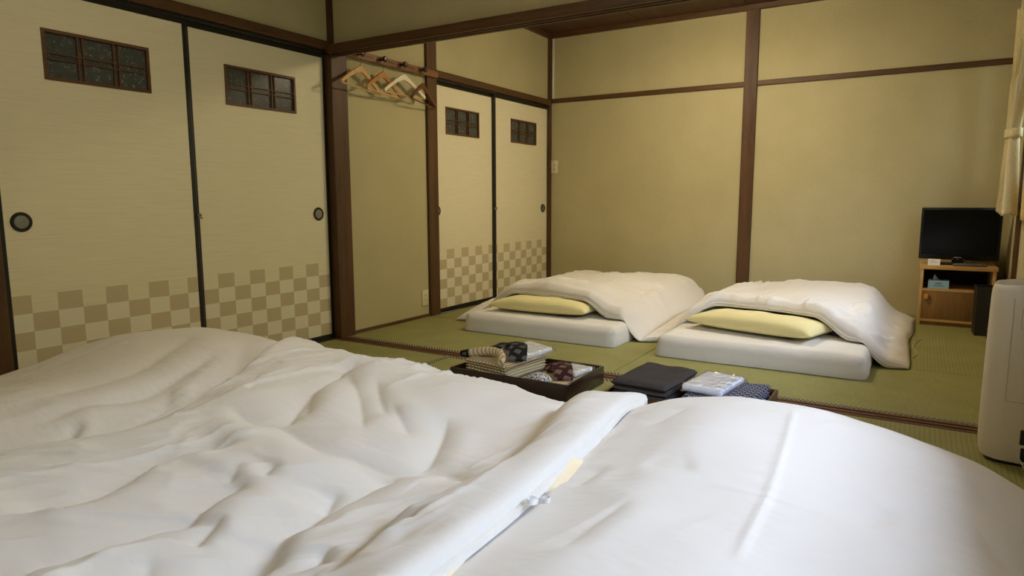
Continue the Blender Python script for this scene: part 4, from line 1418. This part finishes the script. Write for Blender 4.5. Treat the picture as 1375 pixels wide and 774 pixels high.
# ------------------------------------------------------------------ air purifier
def purifier():
    # stands by the right wall and faces the near room; local -y is the front
    hw, hd, hh = 0.155, 0.120, 0.625
    ang = math.radians(-7)
    cx, cy = 3.540, -0.728
    p = root('air_purifier', (cx, cy, 0.0), ang, 'ivory air purifier standing at the end of the threshold by the right wall', 'air purifier')
    RC = 0.072

    def outline(sx, sy, r, n=8):
        pts = []
        for (ax, ay, a0) in ((sx - r, sy - r, 0), (-sx + r, sy - r, 90), (-sx + r, -sy + r, 180), (sx - r, -sy + r, 270)):
            for k in range(n + 1):
                t = math.radians(a0 + 90 * k / n)
                pts.append((ax + r * math.cos(t), ay + r * math.sin(t)))
        return pts

    prof = [(0.88, 0.010), (0.94, 0.014), (0.975, 0.032), (0.995, 0.075), (1.0, 0.13), (0.992, 0.35), (0.978, 0.565), (0.970, 0.598), (0.952, 0.612), (0.92, 0.619), (0.895, 0.612), (0.88, hh - 0.045), (0.0, hh - 0.045)]
    vs, fs = [], []
    lean = lambda z: 0.010 * z / hh
    top = lambda x, z: z - (0.018 * (0.5 - x / (2 * hw)) * max(0.0, (z - 0.5) / 0.1) if z > 0.5 else 0.0)
    for s_, z in prof:
        for x, y in outline(hw * s_ if s_ else 0.001, hd * s_ if s_ else 0.001, (RC * s_) if s_ else 0.0005):
            vs.append((x, y + lean(z), top(x, z)))
    n = len(vs) // len(prof)
    for i in range(len(prof) - 1):
        for k in range(n):
            fs.append((i * n + k, i * n + (k + 1) % n, (i + 1) * n + (k + 1) % n, (i + 1) * n + k))
    fs.append(tuple(range(n))[::-1])
    G().add(vs, fs).build('body', 'purifier', p, smooth=True, angle=35)
    G().add([(x, y, z) for z in (0.0, 0.012) for x, y in outline(hw * 0.86, hd * 0.84, 0.05)],
            [tuple(range(n))[::-1], tuple(range(n, 2 * n))] + [(k, (k + 1) % n, n + (k + 1) % n, n + k) for k in range(n)]).build('base', 'slot', p)
    # air outlet in the recessed top: curved deflector and fins
    U, V = np.meshgrid(np.linspace(-1, 1, 24), np.linspace(-1, 1, 14))
    X = 0.010 + U * hw * 0.70
    Y = 0.016 + V * hd * 0.60
    Z = hh - 0.040 + 0.040 * sm((U + 1) / 1.3) * (0.55 + 0.45 * np.cos(V * 1.3)) - 0.010
    lv = G().sheet(X, Y, Z, np.full_like(Z, hh - 0.056)).build('louvre', 'purifier_top', p, smooth=True)
    for k in range(4):
        y = -hd * 0.34 + k * hd * 0.25
        B('fin', 'purifier', (-hw * 0.30, hw * 0.64, y, y + 0.004, hh - 0.045, hh - 0.004), lv)
    ss, zz = zip(*[(a, b) for a, b in prof[:9]])
    front = lambda z: -hd * float(np.interp(z, zz, ss)) + lean(z)

    def strip(x0, x1, z0, z1, out=0.0006, nz=12):
        g = G()
        a = np.linspace(z0, z1, nz)
        Xs, Zs = np.meshgrid(np.array([x0, x1]), a)
        Ys = np.array([[front(z) - out] * 2 for z in a])
        return g.sheet(Xs, Ys, Zs)

    wl = lambda u, v: at(u, v, 1, -0.845)
    ca, sa = math.cos(ang), math.sin(ang)
    lx = lambda P: (P[0] - cx) * ca + (P[1] - cy) * sa
    xs, zt, zb = lx(wl(1355, 480)), 0.560, wl(1353, 540)[2]
    strip(xs, xs + 0.0016, zb, zt).build('panel_seam', 'seam', p)
    strip(xs, hw * 0.52, zb - 0.0018, zb, nz=3).build('panel_seam', 'seam', p)
    for v0, v1 in ((578, 598), (602, 621)):
        a, b = wl(1368.5, v1), wl(1368.5, v0)
        strip(lx(a), lx(a) + 0.040, a[2], b[2], 0.0012).build('slot', 'slot', p)
    a, b = wl(1370.5, 444), wl(1370.5, 416)
    x0, x1, z0, z1, e = lx(a), lx(a) + 0.045, a[2], b[2], 0.0014
    g = G()
    for q in ((x0, x1, z0, z0 + e), (x0, x1, z1 - e, z1), (x0, x0 + e, z0, z1), (x1 - e, x1, z0, z1)):
        h = strip(*q)
        g.add(h.v, h.f)
    g.build('display_outline', 'seam', p)
    B('side_mark', 'slot', (-hw * 0.988 - 0.004, -hw * 0.988 + 0.004, -0.030, -0.016, 0.405, 0.440), p, r=0.001, seg=1)
    # its thin wire on the mat, one loop poking up
    pts = [(3.46, -0.93, 0.10), (3.485, -0.95, 0.055), (3.51, -0.975, 0.012), (3.56, -0.99, 0.004), (3.63, -0.98, 0.004), (3.66, -0.88, 0.004)]
    tag(G().tube([tuple(q) for q in smooth_line(np.array(pts), 5)], 0.0018, 6).build('power_cord', 'cable', smooth=True), 'thin pale power cord poking up at the foot of the air purifier', 'cord')


purifier()


# ------------------------------------------------------------------ curtain on the far window
def curtains():
    c = root('curtain', (0, 0, 0), 0, 'cream pleated curtain tied back beside the television', 'curtain')
    zs = np.linspace(0.80, 1.99, 60)
    n = 120
    s = np.linspace(0, 1, n)
    S, Z = np.meshgrid(s, zs)
    # far edge and near edge of the bunch at each height
    far = np.interp(zs, [0.80, 1.05, 1.27, 1.5, 1.75, 2.0], [1.765, 1.745, 1.72, 1.69, 1.655, 1.645])
    near = np.interp(zs, [0.80, 1.05, 1.27, 1.5, 1.75, 2.0], [1.36, 1.43, 1.47, 1.33, 1.10, 0.95])
    Fr, Nr = far[:, None], near[:, None]
    Yc = Fr + (Nr - Fr) * S
    amp = np.interp(zs, [0.80, 1.27, 2.0], [0.030, 0.016, 0.028])[:, None]
    ph = 2 * math.pi * 7 * S + 0.5 * np.sin(Z * 5)
    X = 3.605 + amp * np.sin(ph) + 0.010 * np.cos(ph * 0.5)
    Yc = Yc + 0.010 * np.cos(ph)
    Zq = Z - 0.02 * S * (1 - (Z - 0.8) / 1.2)
    o = G().sheet(X, Yc, Zq).build('drape', 'curtain', c, smooth=True, angle=80)
    m = o.modifiers.new('thickness', 'SOLIDIFY')
    m.thickness = 0.004
    # tie band
    t = np.linspace(0, 2 * math.pi, 40)
    cy, cyw = (1.72 + 1.47) / 2, (1.72 - 1.47) / 2 + 0.018
    bx = 3.607 + 0.040 * np.sign(np.cos(t)) * np.abs(np.cos(t)) ** 0.6
    by = cy + cyw * np.sign(np.sin(t)) * np.abs(np.sin(t)) ** 0.6
    rows_x, rows_y, rows_z = [], [], []
    for zz in (1.245, 1.260, 1.285, 1.297):
        rows_x.append(bx)
        rows_y.append(by)
        rows_z.append(zz - 0.03 * (by - cy) * -1.0)
    o = G().sheet(np.stack(rows_x), np.stack(rows_y), np.stack(rows_z)).build('tie_band', 'curtain', c, smooth=True)
    m = o.modifiers.new('thickness', 'SOLIDIFY')
    m.thickness = 0.005
    # second, yellower drape nearer the window middle, hanging a little lower
    zs = np.linspace(0.755, 1.99, 40)
    S, Z = np.meshgrid(np.linspace(0, 1, 60), zs)
    far = np.interp(zs, [0.755, 1.2, 2.0], [1.42, 1.45, 1.30])[:, None]
    near = np.interp(zs, [0.755, 1.2, 2.0], [1.20, 1.26, 0.85])[:, None]
    ph = 2 * math.pi * 4 * S
    X = 3.667 + 0.010 * np.sin(ph)
    Yc = far + (near - far) * S + 0.006 * np.cos(ph)
    l = root('curtain', (0, 0, 0), 0, 'yellow lining curtain hanging lower behind the cream curtain', 'curtain')
    o = G().sheet(X, Yc, Z).build('drape', 'lining', l, smooth=True, angle=80)
    m = o.modifiers.new('thickness', 'SOLIDIFY')
    m.thickness = 0.003
    r = root('curtain_rail', (3.62, 0, 1.995), 0, 'curtain rail over the far window', 'curtain rail')
    G().tube([(0, -0.10, 0), (0, 1.80, 0)], 0.012, 10).build('rod', 'alu', r, smooth=True)
    for y in (0.0, 1.75):
        B('bracket', 'alu', (0.0, 0.08, y - 0.008, y + 0.008, -0.008, 0.008), r)


curtains()


# ------------------------------------------------------------------ trays of folded clothes
def tray(loc, w, d, h, mat, label):
    t = root('tray', loc, 0, label, 'tray', 'clothes trays on the tatami')
    k = 0.011
    B('base', mat, (-w / 2 + 0.004, w / 2 - 0.004, -d / 2 + 0.004, d / 2 - 0.004, 0.0, 0.012), t)
    for a in (-1, 1):
        x = a * (w / 2 - k / 2)
        B('side_wall', mat, (x - k / 2, x + k / 2, -d / 2, d / 2, 0.0, h), t, r=0.002)
        y = a * (d / 2 - k / 2)
        B('end_wall', mat, (-w / 2 + k, w / 2 - k, y - k / 2, y + k / 2, 0.0, h), t, r=0.002)
    return t


def folded(name, mat, w, d, layers, t, label, cat, loc, rz=0.0, seed=0, slip=0.012, group=None, tilt=(0, 0)):
    """pile of cloth folds: each fold a soft slab with a rounded bend on one side"""
    rs = np.random.RandomState(seed)
    g = G()
    n = 22
    z = 0.0
    for k in range(layers):
        ww, dd = w * (1 - 0.05 * rs.rand()), d * (1 - 0.05 * rs.rand())
        ox, oy = rs.uniform(-slip, slip), rs.uniform(-slip, slip)
        us = np.linspace(-1, 1, n)
        f = lambda a: np.sign(a) * np.abs(a) ** 0.75
        U, V = np.meshgrid(f(us), f(us))
        e = np.minimum((1 - np.abs(U)) * ww / 2, (1 - np.abs(V)) * dd / 2)
        X, Y = U * ww / 2 + ox, V * dd / 2 + oy
        wob = 0.16 * t * vnoise(X, Y, 14, seed + k) + 0.003 * vnoise(X, Y, 5, seed)
        rr = t * 0.5
        top = z + t * 0.5 + rr * rnd(e / rr) + wob
        bot = z + t * 0.5 - rr * rnd(e / rr) + wob * 0.6
        if k == 0:
            bot = np.maximum(bot, 0.0005)
            top = np.maximum(top, bot + 0.001)
        g.sheet(X, Y, top, bot)
        z += t * 0.94
    o = g.build(name, mat, None, loc, (tilt[0], tilt[1], rz), smooth=True, angle=60)
    tag(o, label, cat, group)
    return o, z


def ribbon_cloth(name, mat, path, w, t, label, cat, loc, rz=0.0):
    """a folded sash laid along a path of (x, y, z) with its own width direction"""
    P = smooth_line(np.array(path, float), 5)
    n = len(P)
    rows_t, rows_b = [], []
    g = G()
    prevs = None
    X = np.zeros((n, 7))
    Y = np.zeros((n, 7))
    Zt = np.zeros((n, 7))
    for i in range(n):
        d = P[min(i + 1, n - 1)] - P[max(i - 1, 0)]
        side = np.array([-d[1], d[0], 0.0])
        side /= max(np.linalg.norm(side), 1e-6)
        for k in range(7):
            s = -1 + k / 3
            q = P[i] + side * s * w / 2
            X[i, k], Y[i, k], Zt[i, k] = q[0], q[1], q[2] + 0.003 * (1 - s * s) + 0.0015 * math.sin(i * 1.1 + k)
    g.sheet(X, Y, Zt, Zt - t)
    o = g.build(name, mat, None, loc, (0, 0, rz), smooth=True, angle=60)
    return tag(o, label, cat)


def packet(name, cloth, filmm, w, d, h, loc, rz, label, cat, seed, tilt=(0, 0)):
    r = root(name, loc, rz, label, cat)
    r.rotation_euler = (tilt[0], tilt[1], rz)
    slab('towel', cloth, w, d, h, h * 0.4, r, seed, n=24)
    us = np.linspace(-1, 1, 40)
    U, V = np.meshgrid(us, us)
    X, Y = U * (w / 2 + 0.012), V * (d / 2 + 0.010)
    e = np.minimum((1 - np.abs(U)) * w / 2, (1 - np.abs(V)) * d / 2)
    Z = 0.002 + (h + 0.002) * rnd(e / 0.018) + (0.0022 * vnoise(X, Y, 38, seed) + 0.0020 * np.abs(vnoise(X, Y, 24, seed + 2))) * sm(e / 0.01)
    G().sheet(X, Y, Z).build('plastic_wrap', filmm, r, smooth=True, angle=80)
    return r


def trays():
    # left tray
    tx, ty, tw, td, th = 1.592, -0.79, 0.625, 0.40, 0.086
    tray((tx, ty, 0.0), tw, td, th, 'tray', 'dark red-brown lacquer tray holding striped yukata')
    o, z = folded('folded_yukata', 'striped', 0.27, 0.315, 8, 0.0145, 'thick pile of brown and cream striped yukata under the black sash', 'yukata', (1.475, -0.79, 0.012), math.radians(-9), 41, 0.006)
    zt = 0.012 + z
    # rolled striped sash along the front of the pile, dark at its end
    rp = [(-0.150, -0.020, 0.004), (-0.115, -0.022, 0.010), (-0.06, 0.000, 0.020), (0.0, 0.012, 0.026), (0.06, -0.005, 0.022), (0.10, -0.050, 0.012), (0.112, -0.085, 0.004)]
    P = smooth_line(np.array(rp), 5)
    rad = [0.012 + 0.010 * math.sin(math.pi * min(1, (i + 2) / (len(P) + 3))) for i in range(len(P))]
    ro = root('rolled_sash', (1.440, -0.885, zt + 0.013), 0, 'rolled striped sash with a dark end along the front of the thick pile', 'sash')
    G().tube([tuple(q) for q in P], rad, 12).build('roll', 'striped', ro, smooth=True)
    G().tube([tuple(q) for q in P[:7]], [r_ + 0.0012 for r_ in rad[:7]], 12).build('dark_end', 'obi_black', ro, smooth=True)
    o2, z2 = folded('folded_yukata', 'striped', 0.215, 0.345, 3, 0.018, 'low folded striped yukata under the maroon sash in the lacquer tray', 'yukata', (1.768, -0.79, 0.012), math.radians(1), 47, 0.004)
    zr = 0.012 + z2
    ribbon_cloth('sash', 'obi_black', [(-0.115, -0.02, 0.012), (-0.06, 0.010, 0.034), (-0.01, 0.045, 0.046), (0.045, 0.050, 0.050), (0.085, -0.01, 0.042), (0.120, -0.08, 0.006)], 0.085, 0.009,
                 'black sash with grey blocks on the thick striped pile', 'sash', (1.470, -0.80, zt + 0.010))
    packet('wrapped_towel', 'towel_white', 'film_light', 0.165, 0.20, 0.026, (1.535, -0.690, zt + 0.006), math.radians(-14), 'white towel in plastic on the thick striped pile', 'towel', 51, (math.radians(3), math.radians(4)))
    ribbon_cloth('sash', 'obi_red', [(-0.07, 0.02, 0.006), (-0.03, 0.05, 0.034), (0.01, 0.03, 0.042), (0.05, -0.03, 0.036), (0.080, -0.09, 0.006)], 0.085, 0.008,
                 'maroon sash with grey blocks on the low striped yukata', 'sash', (1.745, -0.775, zr + 0.006))
    # crinkled grey bundle
    us = np.linspace(-1, 1, 26)
    U, V = np.meshgrid(us, us)
    b = np.maximum((1 - U ** 2) * (1 - V ** 2), 0) ** 0.45
    X, Y = U * 0.055, V * 0.042
    Z = 0.032 * b + 0.003 * vnoise(X, Y, 60, 5) * b
    tag(G().sheet(X, Y, Z + 0.001, np.zeros_like(Z)).build('sock_bundle', 'silver', None, (1.722, -0.912, zr + 0.005), (0, 0, math.radians(-20)), smooth=True), 'grey flecked sock bundle in front of the maroon sash', 'socks')
    packet('wrapped_towel', 'towel_white', 'film_light', 0.120, 0.155, 0.020, (1.802, -0.710, zr + 0.006), math.radians(-8), 'white towel in plastic beside the maroon sash', 'towel', 55)
    # right tray
    tray((2.385, -0.80, 0.0), 0.625, 0.42, 0.086, 'tray2', 'brown wooden tray holding the charcoal jacket')
    o, z = folded('folded_jacket', 'haori', 0.252, 0.365, 5, 0.0265, 'folded charcoal wool jacket filling one end of the brown tray', 'jacket', (2.237, -0.80, 0.012), math.radians(-4), 61, 0.004)
    o, z = folded('folded_yukata', 'navy', 0.268, 0.365, 5, 0.0215, 'navy yukata with pale lattice print folded in the brown tray', 'yukata', (2.537, -0.80, 0.012), math.radians(-2), 67, 0.004)
    packet('wrapped_towel', 'towel_blue', 'film', 0.165, 0.27, 0.026, (2.480, -0.80, 0.012 + z + 0.006), math.radians(-7), 'pale blue towel in shiny plastic on the navy yukata', 'towel', 71)


trays()
